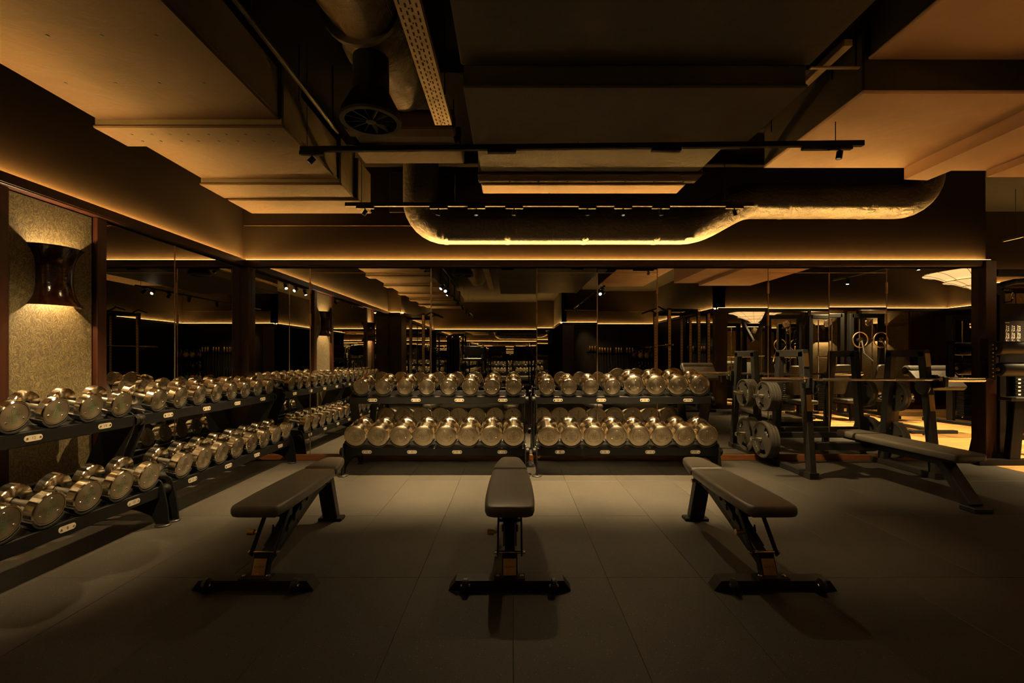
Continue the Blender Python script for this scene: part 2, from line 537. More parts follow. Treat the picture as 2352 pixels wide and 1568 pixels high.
trim_n = [0]
led_i = [0]
def cornice(p, q, nrm, label, depth=.075):
    """mahogany cornice with a hidden warm light strip on top, along the wall foot p-q; nrm points into the room"""
    trim_n[0] += 1
    p = Vector((*p, 0)); q = Vector((*q, 0)); n = Vector((*nrm, 0)); d = (q - p)
    L = d.length; d.normalize()
    Mt = Matrix((d, n, Vector((0, 0, 1)))).transposed().to_4x4(); Mt.translation = p
    mb = MB(); mb.box(-.0, L, .0, depth, CZ0, CZ1 - .018, .004, Mt)
    mb.box(-.0, L, depth - .012, depth + .002, CZ0 + .012, CZ1, .002, Mt)
    struct('trim_%d' % trim_n[0], mb, M['mahogany_dark'])
    st = MB().box(.015, L - .015, .013, .025, CZ1 - .020, CZ1 - .001, 0, Mt).obj('led_strip', M['led'])
    MB().box(.0, L, depth - .022, depth - .016, CZ1 - .02, CZ1 + .005, 0, Mt).obj('added_glow_edge', M['diffuser'], st)  # added emitting edge, gives the hot line and reflections on steel
    tag(st, label, 'light strip')

def bead(p, q, nrm, z):
    trim_n[0] += 1
    p = Vector((*p, 0)); q = Vector((*q, 0)); n = Vector((*nrm, 0)); d = (q - p); L = d.length; d.normalize()
    Mt = Matrix((d, n, Vector((0, 0, 1)))).transposed().to_4x4(); Mt.translation = p
    struct('trim_%d' % trim_n[0], MB().box(0, L, 0, .014, z - .0035, z + .0035, .001, Mt), M['wrap'])

def panel(par, name, p, q, nrm, z0, z1, off, th, mat, tilt=(0, 0)):
    """upright board on a wall: a child of the wall"""
    p = Vector((*p, 0)); q = Vector((*q, 0)); n = Vector((*nrm, 0)); d = (q - p); L = d.length; d.normalize()
    Mt = Matrix((d, n, Vector((0, 0, 1)))).transposed().to_4x4()
    mb = MB().box(-L / 2, L / 2, -th / 2, th / 2, -(z1 - z0) / 2, (z1 - z0) / 2, .0025)
    o = mb.obj(name, mat, par)
    c = (p + q) / 2 + n * (off + th / 2); c.z = (z0 + z1) / 2
    o.matrix_local = Matrix.Translation(c) @ Mt @ Euler((tilt[0], 0, tilt[1])).to_matrix().to_4x4()
    return o

# --- back wall with the mirror doors
wb = struct('wall_back', MB().box(XL - .2, XR, YW, YW + .2, 0, ZC), M['wall'])
N = (0, -1)
px = lambda x: (x - 1176) * (YW - .02) / F
joints = [556, 712, 990, 1233, 1372, 1510, 1765, 1905, 2037, 2258]
jx = [px(x) for x in joints]
jx[0] = XL + .05
tl = [(0, 0), (0, .0004), (.0010, -.0006), (-.0012, .0005), (.0014, .0004), (-.0006, -.0006), (.0012, 0.0), (-.0020, .0008), (.0004, -.0005)]
for i in range(9):
    panel(wb, 'mirror_panel', (jx[i] + .003, YW), (jx[i + 1] - .003, YW), N, .072, 2.225, .006, .008, M['mirror'], tl[i])
for i, x in enumerate(jx[1:-1]):
    full = joints[i + 1] not in (1372, 1905)
    jt = MB().box(x - .0035, x + .0035, YW - .019, YW - .002, .072, 2.225 if full else 2.17, .001).obj('mirror_joint', M['brass'], wb)
    if full:
        for z0, z1 in ((1.93, 2.06), (1.56, 1.70)):
            MB().box(x - .009, x + .009, YW - .026, YW - .018, z0, z1, .003).obj('mirror_clip', M['brass'], jt)
for a, b in ((1, 2), (3, 5), (6, 8)):
    MB().box(jx[a], jx[b], YW - .018, YW - .012, 2.168, 2.174, .001).obj('mirror_rail', M['brass'], wb)
bb = struct('baseboard_back', MB().box(XL, XR, YW - .022, YW, 0, .068, .004), M['kick_lit'])
cornice((XL, YW), (XR - .0, YW), N, 'long warm light strip hidden on the cornice above the mirror doors')
bead((XL + .01, YW), (-.9, YW), N, 2.72)
trim_n[0] += 1
struct('trim_%d' % trim_n[0], MB().box(XR - .10, XR + .03, YW - .10, YW + .21, 0, 2.30, .006), M['mahogany_v'])
trim_n[0] += 1
struct('trim_%d' % trim_n[0], MB().box(XL, XL + .11, YW - .085, YW, 0, 2.235, .006), M['mahogany_v'])

# --- left wall: mirror, wallpaper, mirror ...
wl = struct('wall_left', MB().box(XL - .2, XL, -7.9, YW, 0, ZC), M['wall'])
N = (1, 0)
def lw(name, y0, y1, z0, z1, off, th, mat, tilt=(0, 0)): return panel(wl, name, (XL, y1), (XL, y0), N, z0, z1, off, th, mat, tilt)
ysplit = 3.12 * F / (1176 - 398)
for a, b, t in ((3.52, ysplit, (0, 0)), (ysplit, YW - .09, (.0007, .0005)), (.93, 1.85, (0, 0)), (1.85, 2.74, (0, .0006)), (-.88, .46, (0, 0)), (-4.4, -1.5, (0, 0)), (-7.6, -4.5, (0, 0))):
    lw('mirror_panel', a + .003, b - .003, .072, 2.225, .006, .008, M['mirror'], t)
MB().box(XL + .002, XL + .018, ysplit - .0035, ysplit + .0035, .072, 2.225, .001).obj('mirror_joint', M['brass'], wl)
for a, b in ((2.83, 3.41), (.55, .86)):
    lw('wallpaper_panel', a, b, .072, 2.228, .004, .012, M['paper'])
for y0 in (3.42, 2.74, .865, .46):
    trim_n[0] += 1
    struct('trim_%d' % trim_n[0], MB().box(XL, XL + .045, y0, y0 + .085, 0, 2.235, .005), M['mahogany_v'])
struct('baseboard_left', MB().box(XL, XL + .022, -7.7, YW, 0, .068, .004), M['kick_lit'])
cornice((XL, YW), (XL, -.93), N, 'warm light strip hidden on the cornice along the left wall')
# pier on the left wall behind the camera
pr = struct('wall_pier', MB().box(XL, XL + .32, -1.42, -.93, 0, ZC), M['wall'])
struct('trim_90', MB().box(XL, XL + .335, -1.435, -.915, 0, 2.235, .004), M['mahogany_v'])
cornice((XL + .32, -.93), (XL, -.93), (0, 1), 'short warm light strip around the pier on the left wall')
cornice((XL + .32, -1.42), (XL + .32, -.93), (1, 0), 'short warm light strip on the side of the left pier')
cornice((XL, -1.42), (XL, -7.7), N, 'warm light strip on the left wall beyond the pier')

# --- walls behind the camera (seen in the mirrors)
wf = struct('wall_front', MB().box(XL - .2, 1.75, -7.9, -7.7, 0, ZC), M['wall'])
panel(wf, 'mirror_panel', (XL + .1, -7.7), (-.75, -7.7), (0, 1), .072, 2.225, .006, .008, M['mirror'])
panel(wf, 'mirror_panel', (-.745, -7.7), (1.6, -7.7), (0, 1), .072, 2.225, .006, .008, M['mirror'], (.0008, 0))
cornice((XL, -7.7), (1.65, -7.7), (0, 1), 'warm light strip on the far wall behind the camera')
ws = struct('wall_side', MB().box(1.65, 1.8, -7.9, -4.6, 0, ZC), M['wall'])
cornice((1.65, -7.7), (1.65, -4.6), (-1, 0), 'warm light strip on the side of the dark block')
wk = struct('wall_block', MB().box(1.65, 4.75, -4.8, -4.6, 0, ZC), M['wall'])
panel(wk, 'wood_panel', (1.66, -4.6), (2.05, -4.6), (0, 1), .0, 2.235, .0, .02, M['mahogany_v'])
panel(wk, 'dark_panel', (2.06, -4.6), (4.7, -4.6), (0, 1), .0, 2.235, .0, .03, M['wall_black'])
cornice((1.65, -4.6), (4.7, -4.6), (0, 1), 'warm light strip above the dark accessory wall')
bead((1.65, -4.6), (4.7, -4.6), (0, 1), 2.72)
wr = struct('wall_right', MB().box(4.7, 4.9, -4.8, .1, 0, ZC), M['wall'])
panel(wr, 'dark_panel', (4.7, -4.5), (4.7, -1.7), (-1, 0), 0, 2.235, 0, .02, M['wall_black'])
panel(wr, 'mirror_panel', (4.7, -1.6), (4.7, .0), (-1, 0), .072, 2.225, .004, .008, M['mirror'])
cornice((4.7, -4.6), (4.7, .1), (-1, 0), 'warm light strip along the right wall behind the camera')
struct('trim_91', MB().box(4.66, 4.93, -.02, .14, 0, 2.235, .005), M['mahogany_v'])
# --- the next room with the oak floor
wo = struct('wall_opposite', MB().box(4.7, 10.2, -.1, .1, 0, ZC), M['wall'])
N = (0, 1)
panel(wo, 'mirror_panel', (4.94, .1), (6.6, .1), N, .072, 2.225, .004, .008, M['mirror'])
panel(wo, 'wallpaper_panel', (6.75, .1), (7.55, .1), N, .072, 2.228, .004, .012, M['paper'])
panel(wo, 'mirror_panel', (7.66, .1), (7.88, .1), N, .072, 2.225, .004, .008, M['mirror'])
panel(wo, 'wallpaper_panel', (8.0, .1), (9.1, .1), N, .072, 2.228, .004, .012, M['paper'])
panel(wo, 'wood_panel', (9.2, .1), (10, .1), N, 0, 2.235, .0, .014, M['mahogany_v'])
for x in (6.6, 7.55, 7.89, 9.1):
    trim_n[0] += 1
    struct('trim_%d' % trim_n[0], MB().box(x, x + .10, .1, .145, 0, 2.235, .005), M['mahogany_v'])
struct('baseboard_opposite', MB().box(4.9, 10, .1, .125, 0, .09, .004), M['mahogany'])
cornice((4.7, .1), (10, .1), N, 'warm light strip above the wallpaper of the oak-floored room')
wx = struct('wall_end', MB().box(10, 10.2, 0, 7.2, 0, ZC), M['wall'])
cornice((10, .1), (10, 7), (-1, 0), 'warm light strip on the end wall of the oak-floored room')
wn = struct('wall_next', MB().box(XR, 10.2, 7, 7.2, 0, ZC), M['wall'])
N = (0, -1)
panel(wn, 'wallpaper_panel', (5.7, 7), (7.62, 7), N, .09, 2.16, .004, .012, M['paper'])
panel(wn, 'wallpaper_panel', (7.635, 7), (9.9, 7), N, .09, 2.16, .004, .012, M['paper'])
struct('baseboard_next', MB().box(XR, 10, 6.975, 7, 0, .09, .004), M['mahogany'])
cornice((XR, 7), (10, 7), N, 'warm light strip at the top right above the far wallpaper')
struct('wall_return', MB().box(XR - .1, XR, YW + .2, 7.2, 0, ZC), M['wall'])
# ------------------------------------------------------------------ ceiling services
def hangers(t, pts, z0):
    for x, y in pts:
        MB().cyl((x, y, z0), (x, y, ZC), .005, 6).obj('hanger_rod', M['black'], t)

def duct(name, label, secs, mat, rods, mats=None):
    """secs: (x0,x1,y0,y1,zbottom,ztop,chamfer)"""
    t = thing(name, label, 'duct')
    for i, (x0, x1, y0, y1, z0, z1, c) in enumerate(secs):
        m = mats[i] if mats else mat
        o = MB().box(x0 + .006, x1 - .006, y0 + .006, y1 - .006, z0 + .016, z1, .01).obj('duct_section' if c > .02 else 'duct_joint', M['wrap_dark'], t)  # dark wrap on the sides, their shade put into the colour
        MB().box(x0, x1, y0, y1, z0, z0 + .022, .008).obj('underside_board', m, o)  # underside split off as a board so it alone takes the lit tone
    hangers(t, rods, secs[0][4] + .2)
    return t

Z = lambda dz: CAMH + dz
lt = duct('insulated_duct', 'wide lagged air duct in warm light along the left wall', [
    (-2.80, -1.57, 1.80, 3.12, Z(1.60), Z(1.95), .035),
    (-2.83, -1.54, 1.55, 1.81, Z(1.545), Z(1.99), .015),
    (-2.80, -1.57, 0.55, 1.55, Z(1.60), Z(1.95), .035),
    (-2.83, -1.54, 0.30, 0.56, Z(1.545), Z(1.99), .015),
    (-2.80, -1.57, -0.70, 0.30, Z(1.60), Z(1.95), .035),
    (-2.83, -1.54, -0.95, -0.69, Z(1.545), Z(1.99), .015),
    (-2.80, -1.57, -1.95, -0.95, Z(1.60), Z(1.95), .035),
    (-2.83, -1.54, -2.20, -1.94, Z(1.545), Z(1.99), .015),
    (-2.80, -1.57, -3.20, -2.20, Z(1.60), Z(1.95), .035),
    (-2.83, -1.54, -3.45, -3.19, Z(1.545), Z(1.99), .015),
    (-2.80, -1.57, -4.45, -3.45, Z(1.60), Z(1.95), .035),
    (-2.83, -1.54, 3.11, 3.40, Z(1.545), Z(1.99), .015),
    (-2.79, -1.57, 3.39, 4.165, Z(1.60), Z(1.95), .035),
    (-2.82, -1.54, 4.16, 4.52, Z(1.55), Z(1.99), .015),
    (-2.78, -1.50, 4.51, 4.93, Z(1.527), Z(1.95), .022)], M['wrap'], [(-2.86, 1.5), (-1.5, 1.5), (-2.86, 3.25), (-1.5, 3.25), (-2.86, 4.4), (-1.5, 4.4)])
# fastening pins of the lagging
for (y0, y1, z, n, rws) in ((3.16, 3.36, Z(1.545), 8, 2), (.9, 2.9, Z(1.60), 4, 5)):
    mb = MB()
    for r_ in range(rws):
        for k in range(n):
            x = -2.72 + 1.08 * (k + .5 + random.uniform(-.1, .1)) / n; y = y0 + (y1 - y0) * (r_ + .5) / rws
            mb.lathe([(0, -.005), (.008, -.003), (.010, .002)], 'z', 8, (x, y, z))
    mb.obj('lagging_pins', M['slot'], lt)['kind'] = 'stuff'
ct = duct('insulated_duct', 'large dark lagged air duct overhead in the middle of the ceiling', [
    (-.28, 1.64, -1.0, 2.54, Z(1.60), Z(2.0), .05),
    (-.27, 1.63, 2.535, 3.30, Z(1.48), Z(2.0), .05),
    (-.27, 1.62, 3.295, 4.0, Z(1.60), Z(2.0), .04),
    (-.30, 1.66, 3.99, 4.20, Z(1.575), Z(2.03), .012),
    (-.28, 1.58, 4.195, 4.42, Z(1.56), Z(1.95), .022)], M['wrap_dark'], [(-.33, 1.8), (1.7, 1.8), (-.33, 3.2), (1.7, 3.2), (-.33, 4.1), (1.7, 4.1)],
    [M['wrap_dark'], M['wrap_dark'], M['wrap_dark'], M['wrap'], M['wrap_half_lit']])
mb = MB()
for k in range(7):
    mb.lathe([(0, -.006), (.009, -.003), (.011, .002)], 'z', 8, (-.1 + .26 * k, 4.03, Z(1.575)))
    mb.lathe([(0, -.006), (.009, -.003), (.011, .002)], 'z', 8, (-.02 + .26 * k, 4.15, Z(1.575)))
mb.obj('lagging_pins', M['slot'], ct)['kind'] = 'stuff'
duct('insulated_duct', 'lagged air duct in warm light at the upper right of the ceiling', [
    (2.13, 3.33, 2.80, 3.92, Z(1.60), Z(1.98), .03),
    (2.16, 3.33, -1.0, 2.805, Z(1.80), Z(2.1), .04)], M['wrap_lit'], [(2.08, 3.0), (2.08, 3.7), (2.1, 1.8)])
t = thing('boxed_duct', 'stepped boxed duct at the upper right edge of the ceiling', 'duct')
MB().prism([(3.335, 1.2), (3.84, 1.2), (3.84, 3.74), (3.56, 3.74), (3.55, 3.944), (3.335, 3.925)], 'z', Z(1.507), Z(1.9)).obj('duct_section', M['wrap_lit'], t)
MB().prism([(3.845, 1.2), (4.9, 1.2), (4.9, 3.74), (3.845, 3.74)], 'z', Z(1.455), Z(1.9)).obj('duct_section', M['wrap_lit'], t)
hangers(t, [(3.4, 3.5), (4.5, 3.5)], Z(1.7))
t = thing('cross_duct', 'short flat duct crossing between the two big ducts', 'duct')
MB().box(-1.30, -.42, 3.80, 4.07, Z(1.70), Z(1.9), .012).obj('duct_section', M['wrap'], t)
MB().box(-1.28, -.44, 3.50, 3.64, Z(1.73), Z(1.88), .012).obj('duct_joint', M['wrap'], t)
MB().box(-1.25, -.47, 3.63, 3.82, Z(1.76), Z(1.86), 0).obj('duct_neck', M['wrap_dark'], t)
hangers(t, [(-1.2, 3.95), (-.5, 3.95)], Z(1.85))
# crumpled flexible duct
t = thing('flexible_duct', 'crumpled foil-wrapped duct above the round air diffuser', 'duct')
path = [(-.86, -1.0, Z(1.99)), (-.86, .6, Z(1.99)), (-.86, 2.0, Z(1.985)), (-.84, 2.9, Z(1.98)), (-.80, 3.25, Z(1.98)), (-.78, 3.42, Z(1.98)), (-.77, 3.50, Z(1.98)), (-.77, 3.53, Z(1.98))]
mb = MB()
fine = []
for i in range(len(path) - 1):
    a, b = Vector(path[i]), Vector(path[i + 1]); n = max(1, int((b - a).length / .06))
    fine += [a + (b - a) * k / n for k in range(n)]
fine.append(Vector(path[-1]))
rad = []
for p in fine:
    e = max(0, (p.y - 3.25) / .28)
    rad.append((.21 + .012 * math.sin(p.y * 9) + random.uniform(-.008, .008)) * math.sqrt(max(.03, 1 - e * e)))
mb.tube(fine, rad, 28); mb.obj('foil_sleeve', M['foil'], t)
for y in (1.9, 2.6):
    MB().tube([(-.86, y, Z(1.985)), (-.86, y + .03, Z(1.985))], .228, 28).obj('clamp_band', M['wrap_dark'], t)
hangers(t, [(-1.07, 1.9), (-1.07, 2.6)], Z(1.95))
# round diffuser on its drop
t = thing('air_diffuser', 'round black air diffuser with radial vanes on a drop pipe', 'air vent', (-.84, 2.75, 0))
MB().lathe([(.105, Z(1.56)), (.105, Z(1.772))], 'z', 28).obj('drop_pipe', M['black'], t)
MB().lathe([(.175, Z(1.40)), (.178, Z(1.42)), (.165, Z(1.46)), (.112, Z(1.56)), (.10, Z(1.58))], 'z', 32).obj('diffuser_cone', M['black'], t)
MB().lathe([(.150, Z(1.405)), (.150, Z(1.395)), (.178, Z(1.395)), (.180, Z(1.41))], 'z', 32).obj('diffuser_rim', M['frame'], t)
vane = MB().box(.028, .152, -.003, .003, -.012, .012, .001, Mx((0, 0, 0), (.5, 0, 0))).mesh('vane', M['frame'])
for k in range(12):
    link('vane', vane, t, (0, 0, Z(1.41)), (0, 0, 2 * PI * k / 12))
MB().lathe([(0, Z(1.392)), (.03, Z(1.396)), (.03, Z(1.43))], 'z', 16).obj('hub', M['frame'], t)
# perforated cable tray
t = thing('cable_tray', 'long perforated metal cable tray left of the middle duct', 'cable tray')
MB().box(-.563, -.445, -1, 3.39, Z(1.70), Z(1.704)).obj('tray_bed', M['silver_tray'], t)
for x in (-.565, -.445):
    MB().box(x, x + .003, -1, 3.39, Z(1.70), Z(1.75)).obj('tray_side', M['silver_tray'], t)
mb = MB()
y = .9; k = 0
while y < 3.36:
    for r_, x in enumerate((-.545, -.518, -.490, -.463)):
        mb.box(x - .004, x + .004, y + (.02 if r_ % 2 else 0), y + (.045 if r_ % 2 else .025), Z(1.6985), Z(1.7003))
    if k % 2: mb.box(-.508, -.500, y, y + .008, Z(1.6985), Z(1.7003))
    y += .05; k += 1
mb.obj('tray_slots', M['slot'], t)['kind'] = 'stuff'
MB().box(-.566, -.442, 2.05, 2.065, Z(1.694), Z(1.70)).obj('tray_joint', M['silver_tray'], t)
hangers(t, [(-.57, 1.4), (-.438, 1.4), (-.57, 3.0), (-.438, 3.0)], Z(1.70))
t = thing('cable_tray', 'narrow cable tray running beside the right of the middle duct', 'cable tray')
MB().box(1.87, 1.92, 2.6, 3.65, Z(1.75), Z(1.79), .003).obj('tray_bed', M['silver_tray'], t)
MB().box(1.80, 2.10, 2.78, 2.80, Z(1.74), Z(1.75), .002).obj('tray_support', M['silver_tray'], t)
hangers(t, [(1.82, 2.79), (2.08, 2.79)], Z(1.745))
t = thing('conduit_pipe', 'thin black conduit running along the ceiling left of the diffuser', 'pipe')
MB().cyl((-1.36, -1, Z(1.75)), (-1.36, 3.6, Z(1.75)), .014, 10).obj('conduit', M['frame'], t)
for y in (1.2, 2.4, 3.5):
    MB().lathe([(.019, -.012), (.019, .012)], 'y', 10, (-1.36, y, Z(1.75))).obj('coupling', M['frame'], t)
hangers(t, [(-1.36, 1.2), (-1.36, 2.4), (-1.36, 3.5)], Z(1.75))

# big round lagged pipe on the back wall
def arc(c, r, a0, a1, n):
    return [(c[0] + r * math.cos(a0 + (a1 - a0) * i / n), PIPE_Y, c[1] + r * math.sin(a0 + (a1 - a0) * i / n)) for i in range(n + 1)]
PIPE_Y = 5.12; pr_ = .195; za, zb = 2.645, 2.93
P = [(-1.01, PIPE_Y, ZC)]
P += arc((-.73, za + .28), .28, PI, PI * 1.5, 8)
s0, s1 = 1.88, 2.66
P += [(-.2, PIPE_Y, za), (.3, PIPE_Y, za), (.8, PIPE_Y, za), (1.3, PIPE_Y, za)]
P += [(s0 + (s1 - s0) * k / 12, PIPE_Y, za + (zb - za) * (.5 - .5 * math.cos(PI * k / 12))) for k in range(13)]
P += [(3.2, PIPE_Y, zb), (3.8, PIPE_Y, zb)]
P += arc((4.27, zb + .28), .28, -PI / 2, 0, 8) + [(4.55, PIPE_Y, ZC)]
t = thing('lagged_pipe', 'fat round lagged pipe with bends running above the mirror wall', 'pipe')
MB().tube(P, pr_, 28).obj('pipe_run', M['pipe'], t)
for x, zz in ((-.73, za), (-.05, za), (.80, za), (1.58, za), (3.0, zb), (3.9, zb)):
    MB().tube([(x - .035, PIPE_Y, zz), (x - .012, PIPE_Y, zz), (x + .012, PIPE_Y, zz), (x + .035, PIPE_Y, zz)], [pr_ * .995, pr_ * 1.025, pr_ * 1.025, pr_ * .995], 28, False).obj('seam_band', M['pipe'], t)
t = thing('access_panel', 'flat dark access panel with a thin pale edge high on the back wall', 'panel')
MB().box(-1.42, -.66, YW - .02, YW, 2.87, 3.33, .003).obj('panel_door', M['wall_black'], t)
MB().box(-1.43, -.65, YW - .024, YW - .02, 3.33, 3.338).obj('panel_edge', M['wall'], t)
MB().box(-1.434, -1.428, YW - .024, YW - .02, 2.87, 3.338).obj('panel_edge', M['wall'], t)

# ------------------------------------------------------------------ track lights
def track(label, p, q, z, wires=None):
    t = thing('light_track', label, 'light track')
    MB().bar((*p, z), (*q, z), .034, .036, .003).obj('track_rail', M['black'], t)
    p = Vector(p); q = Vector(q); n = max(2, int((q - p).length / 1.4) + 1)
    for f, zt_ in (wires or [(.03 + .94 * k / (n - 1), ZC) for k in range(n)]):
        c = p + (q - p) * f
        MB().cyl((c.x, c.y, z), (c.x, c.y, zt_), .003, 6).obj('hanger_wire', M['black'], t)
    return t

_spot = {}
def spotlight(label, loc, target, watts, deg=50, blend=.9, low=False, group='track spotlights', size=.02):
    """black cylinder spot hung under a track; its lamp sits at the mouth"""
    t = thing('track_spotlight', label, 'spotlight', loc, group=group)
    if low:
        MB().box(-.085, .085, -.016, .016, -.022, 0, .003).obj('adapter', M['black'], t)
    else:
        MB().box(-.045, .045, -.016, .016, -.022, 0, .003).obj('adapter', M['black'], t)
    L = .05 if low else .11; rr = .020 if low else .034
    MB().cyl((0, 0, -.02), (0, 0, -.04), .007, 8).obj('stem', M['black'], t)
    d = (Vector(target) - (Vector(loc) + Vector((0, 0, -.07)))).normalized()
    q = Vector((0, 0, -1)).rotation_difference(d)
    if ('h', low) not in _spot:
        _spot['h', low] = MB().lathe([(0, L * .4), (rr, L * .4), (rr, -L * .6), (rr * .88, -L * .6), (rr * .84, -L * (.1 if low else .5))], 'z', 16).mesh('lamp_head', M['black'])
        _spot['l', low] = MB().lathe([(0, -L * (.1 if low else .52)), (rr * .84, -L * (.1 if low else .52))], 'z', 16).mesh('lens', M['lens'])
    h = link('lamp_head', _spot['h', low], t, (0, 0, -.07 if not low else -.055))
    h.rotation_mode = 'QUATERNION'; h.rotation_quaternion = q
    link('lens', _spot['l', low], h)
    ld = bpy.data.lights.new('spot_lamp', 'SPOT')
    ld.energy = watts; ld.color = SPOT_COL; ld.spot_size = R(deg); ld.spot_blend = blend; ld.shadow_soft_size = size
    lo = link('spot_lamp', ld, h, (0, 0, -L * .63))
    return t

TZ = CAMH + 1.45
T1, T2 = 3.20, 4.40
tr1 = track('long black ceiling track nearest the camera, crossing the whole middle', (-1.48, T1 + .03), (2.39, T1 - .06), TZ, [(.012, ZC), (.50, Z(1.48)), (.952, Z(1.60))])
track('black ceiling track in front of the big round pipe', (-1.59, T2), (2.30, T2), TZ, [(.04, ZC), (.5, Z(1.56)), (.93, ZC)])
zt = TZ - .018
W = SPOT_W
for nm, x, tgt, w, dg in (
        ('leftmost spotlight on the track in front of the round pipe', -1.40, (-2.65, 4.2, .5), .9, 62),
        ('second spotlight from the left on the track by the round pipe', -.70, (-1.2, 4.5, 0), 1.0, 60),
        ('third spotlight from the left on the track by the round pipe', .02, (-.2, 4.5, 0), 1.0, 60),
        ('fourth spotlight from the left on the track by the round pipe', .72, (.85, 4.5, 0), 1.0, 60),
        ('fifth spotlight from the left on the track by the round pipe', 1.42, (1.6, 4.5, 0), 1.0, 60),
        ('rightmost spotlight on the track in front of the round pipe', 2.12, (3.0, 4.8, .5), .42, 62)):
    spotlight(nm, (x, T2, zt), tgt, W * w, dg, blend=1.0, low=True)
for nm, x, w in (('wide-beam spotlight left of centre on the track by the round pipe', -.34, .075), ('wide-beam spotlight right of centre on the track by the round pipe', 1.06, .075)):
    spotlight(nm, (x, T2, zt), (x, 4.1, 0), W * w, 130, blend=1.0, low=True)
yy = lambda x: T1 + .03 - .09 * (x + 1.48) / 3.87
for x in (-.07, 1.06, 2.08):
    MB().box(x - .10, x + .10, yy(x) - .019, yy(x) + .019, TZ - .040, TZ - .018, .003).obj('driver_box', M['black'], tr1)
spotlight('added low spotlight at the left end of the nearest ceiling track', (-1.40, yy(-1.40), zt), (-2.78, 2.75, .8), W * .34, 50, blend=1.0, low=True)  # extra lamp added to brighten the left-wall dumbbells
spotlight('small spotlight at the right end of the nearest ceiling track', (2.23, yy(2.23), zt), (1.9, 3.3, 0), W * .08, 55, low=True)
# tracks behind the camera, running towards the far wall
track('black ceiling track along the left side behind the camera', (-1.46, 1.25), (-1.46, -6.6), 2.76)
track('black ceiling track along the right side behind the camera', (2.02, .6), (2.02, -4.4), 2.76)
for k, y in enumerate((1.0, .1, -.9, -1.7, -2.9, -4.1, -5.0, -6.2)):
    tg = ((-2.7, 2.6, .8), (-2.6, .6, 0), (-1.2, -1.2, 0), (-2.7, -2.4, .5), (-.8, -3.4, .2), (-2.2, -4.4, .2), (-.6, -5.6, .5), (-1.6, -6.6, .2))[k]
    spotlight('cylinder spotlight %s on the left rear track' % ('nearest the camera', 'second from the camera', 'third from the camera', 'fourth from the camera', 'fifth from the camera', 'sixth from the camera', 'seventh from the camera', 'farthest from the camera')[k],
              (-1.46, y, 2.742), tg, W * (.5 if k == 0 else .22), 50)
for k, y in enumerate((.35, -.4, -1.1, -2.2, -3.0, -4.0)):
    tg = ((4.05, .85, .9), (3.4, -.6, .3), (3.2, -1.6, .2), (2.6, -2.9, 0), (3.1, -4.4, .9), (2.7, -4.6, 1.0))[k]
    spotlight('cylinder spotlight %s on the right rear track' % ('nearest the camera', 'second from the camera', 'third from the camera', 'fourth from the camera', 'fifth from the camera', 'farthest from the camera')[k],
              (2.02, y, 2.742), tg, W * (.40 if k == 0 else .12), 46, blend=1.0)
for nm, loc, tg in (('added narrow-beam fill spotlight on the left rear track aimed at the middle rack', (-1.46, .55, 2.742), (-.75, 4.95, .15)),
                    ('added narrow-beam fill spotlight on the right rear track aimed at the right rack', (2.02, .1, 2.742), (1.15, 4.95, .15))):
    spotlight(nm, loc, tg, W * .9, 24, blend=1.0)  # added fills standing in for light the mirror throws under the racks
# annex spots over the oak floor
track('black ceiling track over the oak floor', (6.6, 1.2), (6.6, 6.2), 2.76)
for k, y in enumerate((1.6, 3.2, 4.8, 5.9)):
    spotlight('cylinder spotlight %s over the oak floor' % ('nearest the opposite wall', 'second from the opposite wall', 'third from the opposite wall', 'farthest from the opposite wall')[k],
              (6.6, y, 2.742), (6.3 + .3 * k, y + .2, 0), W * 1.2, 95)

# ------------------------------------------------------------------ wall lamps and pendants
def sconce(label, loc, rz):
    """flared half-shell of glazed ceramic, open above and below; local +x points into the room"""
    t = thing('wall_sconce', label, 'wall lamp', loc, (0, 0, rz), 'ceramic wall lamps')
    hh = .197; nz, na = 22, 20
    vs = []; fs = []
    for lay in (0, 1):
        for i in range(nz + 1):
            s = -1 + 2 * i / nz
            fl = abs(s) ** 3.2
            w = .112 + .058 * fl - lay * .008; d = .105 + .045 * fl - lay * .008
            for j in range(na + 1):
                th = -PI / 2 + PI * j / na
                vs.append((max(.002, d * math.cos(th)), w * math.sin(th), s * hh))
    m = (nz + 1) * (na + 1)
    g = lambda l, i, j: l * m + i * (na + 1) + j
    for i in range(nz):
        for j in range(na):
            fs.append((g(0, i, j), g(0, i, j + 1), g(0, i + 1, j + 1), g(0, i + 1, j)))
            fs.append((g(1, i, j), g(1, i + 1, j), g(1, i + 1, j + 1), g(1, i, j + 1)))
    for j in range(na):
        fs.append((g(0, 0, j), g(1, 0, j), g(1, 0, j + 1), g(0, 0, j + 1)))
        fs.append((g(0, nz, j), g(0, nz, j + 1), g(1, nz, j + 1), g(1, nz, j)))
    MB().add(vs, fs, True).obj('ceramic_shell', M['ceramic'], t, 60)
    MB().box(0, .02, -.04, .04, -.06, .06, .004).obj('back_plate', M['black'], t)
    MB().cyl((.03, 0, -.05), (.03, 0, .05), .012, 10).obj('lamp_holder', M['black'], t)
    for sgn in (1, -1):
        ld = bpy.data.lights.new('sconce_lamp', 'POINT'); ld.energy = SCONCE_W * .5; ld.color = (1, .66, .30); ld.shadow_soft_size = .014
        link('sconce_lamp', ld, t, (.05, 0, .065 * sgn))
    return t
sconce('glazed brown ceramic wall lamp glowing on the leaf wallpaper at left', (XL + .016, 3.115, 1.735), 0)
sconce('ceramic wall lamp on the narrow wallpaper strip behind the camera', (XL + .016, .70, 1.735), 0)
for x, nm in ((7.12, 'first'), (8.42, 'second')):
    sconce('%s ceramic wall lamp on the wallpaper of the oak-floored room' % nm, (x, .116, 1.735), PI / 2)

